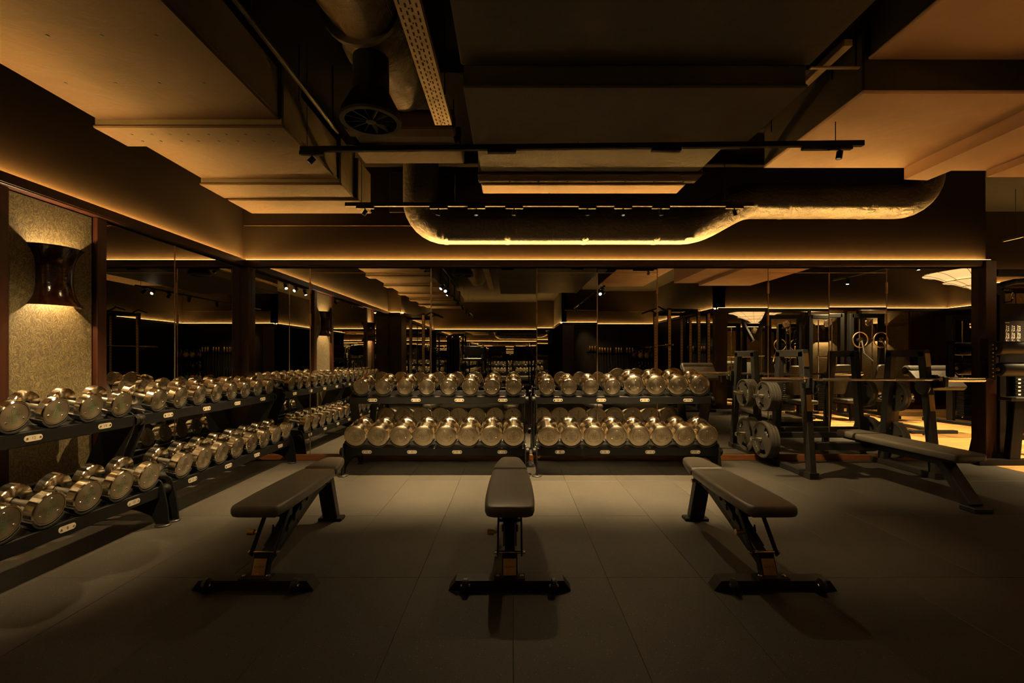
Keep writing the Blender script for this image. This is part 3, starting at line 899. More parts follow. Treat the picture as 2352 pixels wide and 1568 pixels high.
def pendant(label, loc):
    t = thing('pendant_lamp', label, 'pendant lamp', loc, group='tiered silk pendant lamps')
    for r0, r1, z0, z1 in ((.72, .40, .10, -.03), (.47, .22, -.03, -.12), (.24, .05, -.11, -.26)):
        pr = [(r0, z0)]
        for k in range(1, 7):
            u = k / 6; pr.append((r0 + (r1 - r0) * u, z0 + (z1 - z0) * u ** 1.7))
        MB().lathe(pr, 'z', 40).obj('shade_tier', M['shade'], t)
        rb = MB()
        for k in range(12):
            a_ = 2 * PI * k / 12
            rb.tube([(rr_ * 1.002 * math.cos(a_), rr_ * 1.002 * math.sin(a_), zz_ - .002) for rr_, zz_ in pr], .003, 5, False)
        rb.obj('shade_ribs', M['black'], t)
        MB().tube([(r0 * math.cos(a * PI / 20), r0 * math.sin(a * PI / 20), z0) for a in range(41)], .005, 6, False).obj('shade_ring', M['black'], t)
    MB().lathe([(.012, -.26), (.018, -.28), (.006, -.30), (.006, -.33), (.022, -.35), (.022, -.375), (0, -.39)], 'z', 16).obj('finial', M['brass'], t)
    MB().cyl((0, 0, .08), (0, 0, ZC - loc[2]), .006, 8).obj('cord', M['black'], t)
pendant('tiered silk pendant lamp over the oak floor, mirrored beside the right post', (7.35, 3.5, 2.42))
# ------------------------------------------------------------------ dumbbell racks and dumbbells
PITCH = .228; TILT = .2
RAIL_LO, RAIL_UP = .28, .785       # top of the two front rails
UP_OFF = .19                       # the upper tier stands further back
W2 = .925
LEGP = roundpoly([(-.062, .012), (.03, .012), (.06, .07), (.18, .115), (.32, .115), (.44, .08), (.48, .012), (.60, .012), (.595, .16), (.545, .40), (.43, .66), (.385, .85), (.19, .80),
                  (.185, .70), (.27, .50), (.30, .36), (.22, .335), (-.005, .325), (-.03, .24), (-.052, .13)], [.004, .004, .02, .05, .05, .03, .004, .004, .04, .05, .05, .03, .03, .03, .06, .04, .04, .03, .05, .05], 3)
_rk = {}
def rack(label, loc, rz, labels_up, labels_lo, Rs_up, Rs_lo):
    t = thing('dumbbell_rack', label, 'dumbbell rack', loc, (0, 0, rz), 'two-tier dumbbell racks')
    if not _rk:
        _rk['leg'] = MB().prism(LEGP, 'x', -.006, .006).mesh('side_frame', M['black'])
        _rk['foot'] = MB().lathe([(0, 0), (.05, 0), (.05, .008), (.044, .013), (0, .013)], 'z', 20).mesh('foot_pad', M['frame'])
        _rk['bolt'] = MB().lathe([(0, -.010), (.007, -.009), (.010, -.004), (.010, 0)], 'x', 10).mesh('bolt', M['chrome'])
        for nm, top, y0 in (('lo', RAIL_LO, 0), ('up', RAIL_UP, UP_OFF)):
            mb = MB().box(-W2, W2, y0, y0 + .045, top - .082, top, .006)
            _rk['rail' + nm] = mb.mesh('front_rail', M['black'])
            _rk['rear' + nm] = MB().box(-W2, W2, y0 + .20, y0 + .245, top - .035, top + .045, .006).mesh('rear_rail', M['black'])
            _rk['deck' + nm] = MB().box(-W2, W2, y0 + .02, y0 + .23, top - .01, top - .002, 0, Mx((0, y0, top)) @ Mx((0, 0, 0), (TILT, 0, 0)) @ Mx((0, -y0, -top))).mesh('tray', M['black'])
            cap = MB()
            cap.lathe([(0, W2 + .035), (.03, W2 + .035), (.041, W2 + .026), (.041, W2)], 'x', 20, (0, y0 + .0225, top - .041))
            _rk['capr' + nm] = cap.mesh('rail_end', M['black'])
            cap = MB()
            cap.lathe([(.041, -W2), (.041, -W2 - .026), (.03, -W2 - .035), (0, -W2 - .035)], 'x', 20, (0, y0 + .0225, top - .041))
            _rk['capl' + nm] = cap.mesh('rail_end', M['black'])
        pl = MB().prism(rrect(-.05, .05, -.017, .017, .0168, 6), 'y', -.003, 0)
        _rk['plate'] = pl.mesh('weight_label', M['label'])
        _rk['screw'] = MB().lathe([(0, -.0035), (.0065, -.002), (.0065, 0)], 'y', 10).mesh('screw', M['chrome'])
    for s in (-1, 1):
        lg = link('side_frame', _rk['leg'], t, (s * .918, 0, 0))
        for y in (-.018, .54): link('foot_pad', _rk['foot'], lg, (0, y, 0))
        for y, z in ((.05, .25), (.09, .27), (.06, .21), (.23, .77), (.30, .80), (.26, .73)):
            b = link('bolt', _rk['bolt'], lg, (s * .006, y, z), (0, 0, PI if s > 0 else 0))
    MB().box(-W2 + .03, W2 - .03, .50, .545, .34, .40, .005).obj('cross_beam', M['black'], t)
    for nm, labs, Rs, top, y0 in (('lo', labels_lo, Rs_lo, RAIL_LO, 0), ('up', labels_up, Rs_up, RAIL_UP, UP_OFF)):
        rl = link('front_rail', _rk['rail' + nm], t)
        for e in ('capl', 'capr'): link('rail_end', _rk[e + nm], rl)
        link('rear_rail', _rk['rear' + nm], t); link('tray', _rk['deck' + nm], t)
        for k, s in enumerate(labs):
            x = (-3 + 2 * k) * PITCH
            lp = link('weight_label', _rk['plate'], t, (x, y0, top - .041))
            for sx in (-.036, .036): link('screw', _rk['screw'], lp, (sx, -.003, 0))
            if s:
                MB().geo(text_geo(s, .024), Mx((0, -.0036, 0), (PI / 2, 0, 0))).obj('label_number', M['ink'], lp)
        for k in range(8):
            x = (-3.5 + k) * PITCH
            rr, LL = Rs[k]
            key = ('sad', rr, LL)
            if key not in _rk:
                mb = MB()
                for u0, u1 in ((-LL / 2 - .004, -LL / 2 + .07), (LL / 2 - .07, LL / 2 + .004)):
                    vs = []; n = 12
                    for lay, r_ in ((0, rr + .003), (1, rr + .012)):
                        for u in (u0, u1):
                            for i in range(n + 1):
                                a = -PI / 2 + R(62) * (2 * i / n - 1)
                                vs.append((r_ * math.cos(a), u, r_ * math.sin(a)))
                    g = lambda l, e, i: (l * 2 + e) * (n + 1) + i
                    fs = []
                    for i in range(n):
                        fs += [(g(0, 0, i), g(0, 0, i + 1), g(0, 1, i + 1), g(0, 1, i)), (g(1, 0, i), g(1, 1, i), g(1, 1, i + 1), g(1, 0, i + 1)),
                               (g(0, 0, i), g(1, 0, i), g(1, 0, i + 1), g(0, 0, i + 1)), (g(0, 1, i), g(0, 1, i + 1), g(1, 1, i + 1), g(1, 1, i))]
                    for i in (0, n): fs.append((g(0, 0, i), g(0, 1, i), g(1, 1, i), g(1, 0, i)))
                    mb.add(vs, fs, True)
                mb.box(-.045, .045, -LL / 2 + .005, LL / 2 - .005, -rr - .045, -rr - .009, .003)
                _rk[key] = mb.mesh('saddle', M['plastic'])
            c = db_center(y0, top, rr, LL)
            link('saddle', _rk[key], t, (x, c[0], c[1]), (TILT, 0, 0))
    return t

def db_center(y0, top, rr, LL):
    """centre of a dumbbell lying in its saddle: (y, z) in the rack's own frame"""
    yf, zf = y0 - .02, top + .012 + rr
    return (yf + LL / 2 * math.cos(TILT), zf + LL / 2 * math.sin(TILT))

_db = {}
def dumbbell(label, rr, T, H, num, ink, wide, mat_loc, mat_rot, group, spin=0.0, detail=True):
    t = thing('dumbbell', label, 'dumbbell', mat_loc, mat_rot, group)
    k = (rr, T, H)
    if k not in _db:
        c = .006
        side = MB(); n = 56
        fr = .62 if wide else .87           # radius of the inset face disc
        side.lathe([(rr * fr, 0.0015), (rr - c, 0), (rr, c), (rr, T - c), (rr - c * .6, T), (rr * .30, T - .004)], 'y', n, smooth=False)
        jit = [random.uniform(-.0005, .0005) for _ in range(n)]
        for ring in (2, 3):
            for j in range(n):
                v_ = side.v[ring * n + j]; q_ = 1 + jit[j] / rr
                side.v[ring * n + j] = (v_[0] * q_, v_[1], v_[2] * q_)
        me = side.mesh('head', M['steel'])
        me.materials.append(M['face']); me.materials.append(M['cone'])
        for p in me.polygons:
            yy = sum(me.vertices[i].co.y for i in p.vertices) / len(p.vertices); r_ = max(math.hypot(me.vertices[i].co.x, me.vertices[i].co.z) for i in p.vertices)
            if yy < .002: p.material_index = 1
            elif yy > T - .003 and r_ < rr - c * .4: p.material_index = 2
            if p.material_index: p.use_smooth = True
        _db[k] = me
        _db[k + ('disc',)] = MB().lathe([(0, .0), (rr * fr - .002, 0), (rr * fr - .002, .004)], 'y', 36).mesh('face_disc', M['face'])
        _db[k + ('handle',)] = MB().tube([(0, -H / 2 - .008, 0), (0, -H / 2 + .012, 0), (0, -H * .2, 0), (0, 0, 0), (0, H * .2, 0), (0, H / 2 - .012, 0), (0, H / 2 + .008, 0)],
                                         [.0165, .0150, .0165, .0175, .0165, .0150, .0165], 16).mesh('handle', M['grip'])
        b = rr * .075
        _db[k + ('bolt',)] = MB().lathe([(0, -b * .80), (b * .5, -b * .72), (b * .9, -b * .35), (b, 0)], 'y', 12).mesh('bolt', M['chrome'])
    tk = (rr, T, H, num, ink)
    if tk not in _db:
        mb = MB(); s = rr * (.135 if wide else .20); e = rr * (.27 if wide else .36)
        mb.geo(text_geo('ELEIKO', rr * (.155 if wide else .235), 1.05), Mx((0, 0, 0), (PI / 2, 0, 0)) @ Mx((0, 0, 0), (0, 0, PI / 2)))
        w_ = rr * .105 if wide else rr * .16; h_ = rr * .33 if wide else rr * .47; th = rr * .010
        for x in (-w_, w_): mb.box(x - th, x + th, -.0002, .0002, -h_, h_)
        for z in (-h_, h_): mb.box(-w_, w_, -.0002, .0002, z - th, z + th)
        mb.geo(text_geo(num, s), Mx((-e, 0, rr * .03), (PI / 2, 0, 0)))
        mb.geo(text_geo('KG', s), Mx((e, 0, rr * .03), (PI / 2, 0, 0)))
        _db[tk] = mb.mesh('lettering', M[ink])
    LL = H + 2 * T
    for s, rz in ((-1, 0), (1, PI)):
        h = link('head', _db[k], t, (0, s * LL / 2, 0), (0, spin * s, rz))
        link('face_disc', _db[k + ('disc',)], h, (0, .0018 if not wide else -.0004, 0))
        yb = .0018 if not wide else -.0004
        fb = .50 if wide else .60
        for a in (PI / 2, PI / 2 + 2 * PI / 3, PI / 2 - 2 * PI / 3):
            link('bolt', _db[k + ('bolt',)], h, (rr * fb * math.cos(a), yb, rr * fb * math.sin(a)))
        link('lettering', _db[tk], h, (0, yb - .0006, 0))
    link('handle', _db[k + ('handle',)], t)
    return t

ORD = ['first', 'second', 'third', 'fourth', 'fifth', 'sixth', 'seventh', 'eighth']
KA = (.111, .092, .125); KB = (.106, .085, .125); KC = (.0855, .070, .130)
KD = (.083, .046, .135); KE = (.092, .056, .135); KF = (.091, .064, .130); KG_ = (.080, .060, .125)
def fill(rackname, loc, rz, up, lo, kinds_up, kinds_lo, inks, order, lbl):
    Rs = lambda ks: [(k[0], k[2] + 2 * k[1]) for k in ks]
    t = rack(lbl, loc, rz, up, lo, Rs(kinds_up), Rs(kinds_lo))
    Mr = Mx(loc, (0, 0, rz))
    for tier, nums, ks, top, y0 in (('upper', up, kinds_up, RAIL_UP, UP_OFF), ('lower', lo, kinds_lo, RAIL_LO, 0)):
        for k in range(8):
            kk = ks[k]; LL = kk[2] + 2 * kk[1]
            cy, cz = db_center(y0, top, kk[0], LL)
            p = Mr @ Vector(((-3.5 + k) * PITCH, cy, cz))
            i = k if order > 0 else 7 - k
            dumbbell('polished dumbbell, %s %s on the %s tier of the %s' % (ORD[i], 'from the left' if order > 0 else 'from the corner', tier, rackname),
                     kk[0], kk[1], kk[2], nums[k // 2], inks, kk in (KA, KB), p, (TILT, 0, rz), 'dumbbells on the %s tier of the %s' % (tier, rackname), random.choice((0, .03, -.10, .14, -.05, .22, -.2)))
    return t
RY = 4.66
fill('middle rack', (-.782, RY, 0), 0, ['20', '22', '24', '26'], ['36', '38', '40', '42'], [KC] * 8, [KA] * 8, 'ink', 1, 'black two-tier dumbbell rack at the mirror, left of the middle gap')
fill('right rack', (1.167, RY, 0), 0, ['28', '30', '32', '34'], ['44', '46', '48', '50'], [KC] * 4 + [KB] * 4, [KA] * 8, 'ink', 1, 'black two-tier dumbbell rack at the mirror, right of the middle gap')
RX = -2.50
fill('corner rack', (RX, 4.295, 0), PI / 2, ['16', '16', '18', '18'], ['12', '14', '16', '18'], [KG_] * 8, [KF] * 8, 'ink', -1, 'black two-tier dumbbell rack on the left wall next to the corner')
fill('wallpaper rack', (RX, 2.365, 0), PI / 2, ['8', '10', '12', '14'], ['4', '6', '8', '10'], [KD] * 8, [KE] * 8, 'ink_green', -1, 'black two-tier dumbbell rack on the left wall below the wall lamp')

# ------------------------------------------------------------------ adjustable benches
def bench(label, x, orange=False):  # orange paints a warm reflection into the pad lettering
    t = thing('adjustable_bench', label, 'bench', (x, 2.90, 0), group='adjustable benches in a row')
    # pads
    back = roundpoly([(-.126, -.545), (.126, -.545), (.138, -.36), (.134, .0), (.118, .285), (-.118, .285), (-.134, .0), (-.138, -.36)], [.055, .055, .12, .12, .035, .035, .12, .12], 5)
    bp = MB().pad(back, .372, .432, .022).obj('back_pad', M['leather'], t)
    MB().box(-.085, .085, -.47, .22, .352, .374, .004).obj('pad_board', M['black'], bp)
    MB().geo(text_geo('ELEIKO', .040, 1.15), Mx((0, .236, .4328), (0, 0, PI))).obj('pad_lettering', M['ink_lit' if orange else 'print'], bp)
    seat = roundpoly([(-.118, .300), (.118, .300), (.105, .42), (.070, .585), (-.070, .585), (-.105, .42)], [.02, .02, .08, .045, .045, .08], 5)
    sp = MB().pad(seat, .375, .435, .022, Mx((0, .30, .38)) @ Mx((0, 0, 0), (.05, 0, 0)) @ Mx((0, -.30, -.38))).obj('seat_pad', M['leather'], t)
    MB().box(-.06, .06, .33, .52, .355, .378, .004).obj('pad_board', M['black'], sp)
    # foot bar with bevelled ends and transport wheels
    fb = MB().prism([(-.315, .002), (.315, .002), (.278, .052), (-.278, .052)], 'y', -.535, -.455).obj('front_foot_bar', M['frame'], t)
    for s in (-1, 1):
        w = MB().lathe([(.006, -.016), (.022, -.016), (.036, -.008), (.036, .008), (.022, .016), (.006, .016)], 'x', 20).obj('wheel', M['plastic'], t)
        w.location = (s * .225, -.553, .036)
        MB().lathe([(0, .026), (.008, .024), (.010, .016), (.010, -.016), (.008, -.024), (0, -.026)], 'x', 12).obj('axle_bolt', M['chrome'], w)
    MB().box(-.08, .08, -.53, -.46, .051, .058, .002).obj('base_plate', M['black'], t)
    for s in (-1, 1):
        b = MB().lathe([(.011, 0), (.011, .006), (.006, .010), (0, .010)], 'z', 10).obj('bolt', M['chrome'], t); b.location = (s * .062, -.50, .058)
    # front post with maker's plate
    po = MB().bar((0, -.462, .052), (0, -.425, .145), .082, .05, .004, (0, 1, 0)).obj('front_post', M['black'], t)
    Mp = Mx((0, -.4705, .094), (PI / 2 - .378, 0, 0))
    pl = MB().box(-.034, .034, -.041, .041, 0, .003, .001, Mp).obj('maker_plate', M['brass'], t)
    MB().geo(text_geo('ELEIKO', .0155, 1.05), Mp @ Mx((0, 0, .0035))).obj('plate_lettering', M['ink'], pl)
    for z in (.031, -.031):
        MB().lathe([(0, .006), (.003, .005), (.0035, .003)], 'z', 8).geo(([], [])).obj('plate_screw', M['chrome'], pl).matrix_local = Mp @ Mx((0, z, 0))
    # spine to the rear leg
    spn = MB()
    pts = [(-.45, .10), (-.10, .215), (.22, .315), (.40, .335)]
    for i in range(3): spn.bar((0, pts[i][0], pts[i][1]), (0, pts[i + 1][0], pts[i + 1][1]), .056, .07 - .004 * i, .004)
    spn.obj('spine', M['black'], t)
    # lift arms from the hinge rod up to the pad, with the slotted ladder between
    rod = MB().cyl((-.078, -.425, .152), (.078, -.425, .152), .0085, 12).obj('hinge_rod', M['chrome'], t)
    for s in (-1, 1):
        a = MB().bar((s * .064, -.44, .140), (s * .064, -.235, .375), .010, .034, .003, (0, -1, 1)).obj('lift_arm', M['black'], t)
        MB().lathe([(0, s * .014), (.009, s * .012), (.012, 0)][::s], 'x', 12, (s * .070, -.425, .152)).obj('rod_cap', M['chrome'], a)
        lad = roundpoly([(-.36, .16), (-.33, .145), (.16, .335), (.17, .365), (.05, .36)], .006, 2)
        for k in range(4): pass
        MB().prism(lad, 'x', s * .034 - .004, s * .034 + .004).obj('ladder_plate', M['frame'], t)
    MB().bar((-.07, -.27, .32), (.07, -.27, .32), .05, .05, .006).obj('arm_bridge', M['frame'], t)
    for k in range(5):
        for s in (-1, 1):
            y = -.26 + k * .085
            MB().prism([(y, .20 + k * .033), (y + .02, .208 + k * .033), (y + .012, .236 + k * .033)], 'x', s * .042 - .004, s * .042 + .004).obj('ladder_tooth', M['black'], t)
    kn = MB().lathe([(0, -.125), (.016, -.122), (.016, -.088), (.007, -.086), (.007, -.06)], 'x', 14, (0, -.36, .235)).obj('pull_pin', M['brass'], t)
    # rear leg
    MB().bar((0, .37, .365), (0, .50, .02), .105, .062, .006, (0, 1, 0)).obj('rear_leg', M['frame'], t)
    MB().box(-.085, .085, .46, .55, .0, .022, .005).obj('rear_foot', M['black'], t)
    MB().box(-.05, .05, .30, .42, .315, .362, .006).obj('head_bracket', M['frame'], t)
    k2 = MB().lathe([(0, -.088), (.014, -.086), (.014, -.06), (.007, -.058), (.007, -.045)], 'x', 14, (0, .355, .325)).obj('pull_pin', M['brass'], t)
    return t
bench('black adjustable bench on the left, nearest the dumbbells of the left wall', -1.33, True)
bench('black adjustable bench in the middle of the row, facing the camera', -.012)
bench('black adjustable bench on the right of the row, before the press bench', 1.352)

# ------------------------------------------------------------------ olympic press bench with bar and plates
t = thing('press_bench', 'charcoal olympic press bench with two uprights at the mirror on the right', 'bench', (3.56, 4.55, 0))
for s in (-1, 1):
    X = s * .61
    ft = MB().bar((X, .78, .03), (X, .0, .03), .075, .058, .005).obj('foot_beam', M['frame'], t)
    MB().prism([(-.05, .002), (.05, .002), (.05, .05), (.0, .064), (-.05, .064)], 'x', X - .045, X + .045).obj('foot_cap', M['frame'], ft)
    fp = MB().bar((X, .0, .05), (X, .13, 1.255), .062, .082, .005, (0, 1, 0)).obj('front_upright', M['frame'], t)
    MB().bar((X, .64, .05), (X, .525, 1.255), .062, .082, .005, (0, 1, 0)).obj('rear_upright', M['frame'], t)
    MB().bar((X, .09, 1.235), (X, .565, 1.235), .062, .075, .005).obj('top_beam', M['frame'], t)
    for z0, z1 in ((1.10, 1.235), (.66, .82)):
        yf = lambda z: -.0445 + .13 * (z - .05) / 1.205
        MB().bar((X, yf(z0), z0), (X, yf(z1), z1), .05, .006, .001, (0, 1, 0)).obj('wear_strip', M['brass'], fp)
    # bar catch
    MB().prism(roundpoly([(-.07, .90), (.06, .885), (.075, 1.02), (.035, 1.02), (.02, .945), (-.035, .945), (-.05, 1.0), (-.075, 1.0)], .008, 2), 'x', X + s * .035, X + s * .065).obj('bar_catch', M['plastic'], t)
    MB().lathe([(0, -.014), (.075, -.014), (.08, 0), (.075, .014), (0, .014)], 'x', 24, (X - s * .06, .07, .90)).obj('catch_guard', M['plastic'], t)
    for z in (.765, .277):
        yy = .64 - .115 * (z - .05) / 1.205
        MB().tube([(X + s * .03, yy, z), (X + s * .055, yy, z), (X + s * .056, yy, z), (X + s * .27, yy, z), (X + s * .275, yy, z)], [.032, .032, .0245, .0245, .020], 18).obj('plate_peg', M['chrome'], t)
    for y in (.09, .5):
        MB().lathe([(0, -s * .008), (.010, -s * .006), (.012, 0)][::-s], 'x', 10, (X - s * .031, y, .42)).obj('bolt', M['chrome'], t)
MB().bar((-.60, .035, .315), (.60, .035, .315), .06, .075, .005).obj('cross_beam', M['frame'], t)
MB().bar((-.60, .60, .33), (.60, .60, .33), .05, .06, .005).obj('cross_beam', M['frame'], t)
Ms = Mx((0, .05, 0), (0, 0, .045))
pd = roundpoly([(-.135, -.99), (.135, -.99), (.150, -.70), (.150, .05), (.13, .28), (-.13, .28), (-.150, .05), (-.150, -.70)], [.04, .04, .1, .1, .035, .035, .1, .1], 5)
pm = MB().pad(pd, .375, .435, .018, Ms).obj('bench_pad', M['leather'], t)
MB().box(-.10, .10, -.93, .22, .352, .378, .004, Ms).obj('pad_board', M['black'], pm)
MB().box(-.149, .149, .0, .004, .372, .4355, 0, Ms).obj('pad_seam', M['print'], pm)
MB().bar(Ms @ Vector((0, -.80, .33)), Ms @ Vector((0, .05, .325)), .07, .06, .005).obj('bench_rail', M['frame'], t)
MB().bar(Ms @ Vector((0, -.74, .36)), Ms @ Vector((0, -1.0, .03)), .105, .075, .006, (0, 1, 0)).obj('front_leg', M['frame'], t)
MB().box(-.075, .075, -1.08, -.95, .0, .04, .006, Ms).obj('front_foot', M['frame'], t)

BARY, BARZ = 4.55 + .005, .973
bb_ = thing('barbell', 'chrome barbell resting on the press bench catches', 'barbell', (3.56, BARY, BARZ))
MB().cyl((-.66, 0, 0), (.66, 0, 0), .0140, 16).obj('bar_shaft', M['bar'], bb_)
for a, b in ((-.50, -.22), (.22, .50)):
    MB().cyl((a, 0, 0), (b, 0, 0), .0146, 16).obj('knurled_grip', M['grip'], bb_)
for s in (-1, 1):
    MB().tube([(s * .655, 0, 0), (s * .66, 0, 0), (s * .685, 0, 0), (s * .69, 0, 0), (s * .691, 0, 0), (s * 1.092, 0, 0), (s * 1.10, 0, 0)], [.022, .036, .036, .030, .025, .025, .022], 20).obj('sleeve', M['chrome'], bb_)

_pl = {}
def plate_mesh(Rr, th, mat):
    key = (Rr, th, mat)
    if key in _pl: return _pl[key]
    n = 48
    rad = [.026, .045, Rr * .50, Rr * .56, Rr * .80, Rr * .86, Rr * .93, Rr]
    off = [th * .5, th * .5, th * .30, th * .28, th * .28, th * .30, th * .5, th * .42]
    def hole(j): return (j % (n // 3)) in range(2, 8)
    vs = []; fs = []
    for side in (1, -1):
        for r_, o in zip(rad, off):
            for j in range(n):
                a = 2 * PI * j / n; vs.append((side * o, r_ * math.cos(a), r_ * math.sin(a)))
    nr = len(rad)
    g = lambda sd, i, j: (sd * nr + i) * n + j % n
    for i in range(nr - 1):
        for j in range(n):
            if i == 3 and hole(j): continue
            fs.append((g(0, i, j), g(0, i + 1, j), g(0, i + 1, j + 1), g(0, i, j + 1)))
            fs.append((g(1, i, j), g(1, i, j + 1), g(1, i + 1, j + 1), g(1, i + 1, j)))
    for j in range(n):
        fs.append((g(0, nr - 1, j), g(1, nr - 1, j), g(1, nr - 1, j + 1), g(0, nr - 1, j + 1)))
        fs.append((g(0, 0, j), g(0, 0, j + 1), g(1, 0, j + 1), g(1, 0, j)))
        if hole(j):
            fs.append((g(0, 3, j), g(0, 3, j + 1), g(1, 3, j + 1), g(1, 3, j)))
            fs.append((g(0, 4, j), g(1, 4, j), g(1, 4, j + 1), g(0, 4, j + 1)))
            if not hole(j - 1): fs.append((g(0, 3, j), g(1, 3, j), g(1, 4, j), g(0, 4, j)))
            if not hole(j + 1): fs.append((g(0, 3, j + 1), g(0, 4, j + 1), g(1, 4, j + 1), g(1, 3, j + 1)))
    _pl[key] = MB().add(vs, fs, True).mesh('weight_plate', M[mat], 30)
    return _pl[key]
def letters_on_plate(o, Rr, th, s, word, num):
    mb = MB()
    for txt, a0, rr in ((word, 0.0, Rr * .68), (num, PI, Rr * .68)):
        n = len(txt)
        for i, ch in enumerate(txt):
            a = a0 - (i - (n - 1) / 2) * .20
            # upright on the disc, running round it
            mb.geo(text_geo(ch, Rr * .17), Mx((-(th * .30) - .001, 0, 0)) @ Mx((0, 0, 0), (-a - PI / 2 - .35, 0, 0)) @ Mx((0, 0, rr), (PI / 2, 0, -PI / 2)))
    mb.obj('plate_lettering', M['white'], o)
def hang(rows):
    for label, Rr, th, x, y, z, rot, txt in rows:
        o = link('weight_plate', plate_mesh(Rr, th, 'iron'), None, (x, y, z - .0015), (rot, 0, 0))
        tag(o, label, 'weight plate', 'iron plates on the press bench pegs')
        if txt: letters_on_plate(o, Rr, th, 1, 'ELEIKO', txt)
xl = 3.56 - .61; xr = 3.56 + .61
yu = 4.55 + .64 - .115 * (.765 - .05) / 1.205; yl = 4.55 + .64 - .115 * (.277 - .05) / 1.205
hang([
    ('outermost grey iron plate on the upper left peg of the press bench', .166, .030, xl - .152, yu, .765, .2, '10'),
    ('second grey iron plate on the upper left peg of the press bench', .166, .030, xl - .120, yu, .765, .2, ''),
    ('third grey iron plate on the upper left peg of the press bench', .166, .030, xl - .088, yu, .765, .2, ''),
    ('innermost grey iron plate on the upper left peg of the press bench', .168, .020, xl - .062, yu, .765, .2, ''),
    ('outermost large iron plate on the lower left peg of the press bench', .205, .040, xl - .145, yl, .277, -.3, '20'),
    ('second large iron plate on the lower left peg of the press bench', .205, .034, xl - .107, yl, .277, .5, ''),
    ('innermost large iron plate on the lower left peg of the press bench', .205, .030, xl - .074, yl, .277, .1, ''),
    ('inner iron plate on the upper right peg of the press bench', .166, .034, xr + .075, yu, .765, .6, ''),
    ('outer iron plate on the upper right peg of the press bench', .166, .030, xr + .108, yu, .765, .9, ''),
    ('inner large iron plate on the lower right peg of the press bench', .205, .036, xr + .076, yl, .277, .3, ''),
    ('outer large iron plate on the lower right peg of the press bench', .205, .034, xr + .112, yl, .277, -.6, '')])
# ------------------------------------------------------------------ machine at the right edge
t = thing('cable_machine', 'black cable machine with roller pads and instruction placard at right edge', 'gym machine', (5.65, 5.13, 0))
MB().prism(roundpoly([(-.50, .008), (-.46, .0), (.75, .0), (.75, .062), (-.46, .062), (-.50, .045)], .01, 2), 'y', -.05, .05).obj('foot_beam', M['black'], t)
MB().bar((-.075, .02, .05), (.03, .06, .71), .125, .075, .006, (0, 1, 0)).obj('front_leg', M['black'], t)
MB().box(-.10, .40, .0, .14, .705, .745, .006).obj('leg_shelf', M['frame'], t)
MB().bar((.02, .08, .30), (.70, .10, .24), .05, .06, .005).obj('side_beam', M['black'], t)
MB().bar((.06, .10, .05), (.06, .62, .05), .07, .06, .005).obj('side_beam', M['black'], t)
MB().bar((.085, .30, .0), (.085, .30, 2.02), .07, .07, .006, (0, 1, 0)).obj('column', M['black'], t)
sh = MB().prism(roundpoly([(.175, .28), (1.15, .28), (1.15, 1.84), (.175, 1.84)], [.03, .03, .1, .1], 6), 'y', .42, .60).obj('shroud', M['black'], t)
MB().prism(roundpoly([(.165, .27), (1.16, .27), (1.16, 1.85), (.165, 1.85)], [.03, .03, .1, .1], 6), 'y', .60, .615).obj('shroud_edge', M['frame'], sh)
pc = MB().box(.19, .50, .414, .42, 1.28, 1.63, .001).obj('placard', M['ink'], t)
mb = MB()
mb.box(.203, .325, .4128, .414, 1.606, 1.612); mb.box(.203, .245, .4128, .414, 1.594, 1.599)
for r_ in range(3):
    for c_ in range(4):
        x = .207 + c_ * .068; z = 1.535 - r_ * .088
        st = random.Random(r_ * 7 + c_)
        mb.box(x + .012, x + .018, .4128, .414, z - .006, z + .028)                       # body
        mb.lathe([(0, .4128), (.006, .4128), (.006, .414)], 'y', 8, (x + .015, 0, z + .036))   # head
        a = st.uniform(.3, 1.1)
        mb.bar((x + .015, .4134, z + .02), (x + .015 + .02 * math.cos(a), .4134, z + .02 + .02 * math.sin(a)), .0012, .005, 0)
        mb.bar((x + .015, .4134, z - .004), (x + .004, .4134, z - .028), .0012, .005, 0)
        mb.bar((x + .015, .4134, z - .004), (x + .026, .4134, z - .028), .0012, .005, 0)
        for k in range(3): mb.box(x + .032, x + .046, .4128, .414, z - .026 + k * .022, z - .012 + k * .022)
        mb.box(x + .004, x + .034, .4128, .414, z - .038, z - .0355)
mb.obj('placard_pictograms', M['white'], pc)
for k, (x0, z) in enumerate(((-.30, 1.295), (-.27, 1.06))):
    ro = MB().tube([(x0, -.02, z), (x0 + .012, -.02, z), (x0 + .03, -.02, z), (x0 + .36, -.02, z), (x0 + .375, -.02, z)], [.05, .07, .078, .078, .06], 24).obj('roller_pad', M['vinyl'], t)
    MB().lathe([(0, x0 - .006), (.018, x0 - .005), (.020, x0)], 'x', 16, (0, -.02, z)).obj('pad_cap', M['brass'], ro)
ap = MB().prism(roundpoly([(-.03, .95), (.06, .95), (.06, 1.40), (-.03, 1.40)], .03, 4), 'x', -.385, -.37).obj('adjuster_plate', M['black'], t)
MB().prism(roundpoly([(-.39, .96), (-.31, .94), (-.31, 1.39), (-.39, 1.36)], .02, 3), 'y', -.035, -.02).obj('adjuster_face', M['black'], t)
for k in range(9):
    MB().lathe([(0, -.010), (.005, -.008), (.007, 0)], 'y', 10, (-.345, -.035, .985 + k * .043)).obj('adjuster_pin', M['chrome'], ap)
MB().bar((-.38, .0, 1.16), (-.0, .26, 1.16), .05, .07, .005).obj('adjuster_arm', M['black'], t)
MB().lathe([(0, -.05), (.05, -.05), (.06, -.03), (.06, .03), (.05, .05), (0, .05)], 'y', 24, (-.02, .25, 1.97)).obj('arm_joint', M['black'], t)
MB().tube([(-.02, .25, 1.97), (.06, .24, 2.04), (.18, .23, 2.07), (.55, .22, 2.09)], .033, 14).obj('cable_arm', M['black'], t)
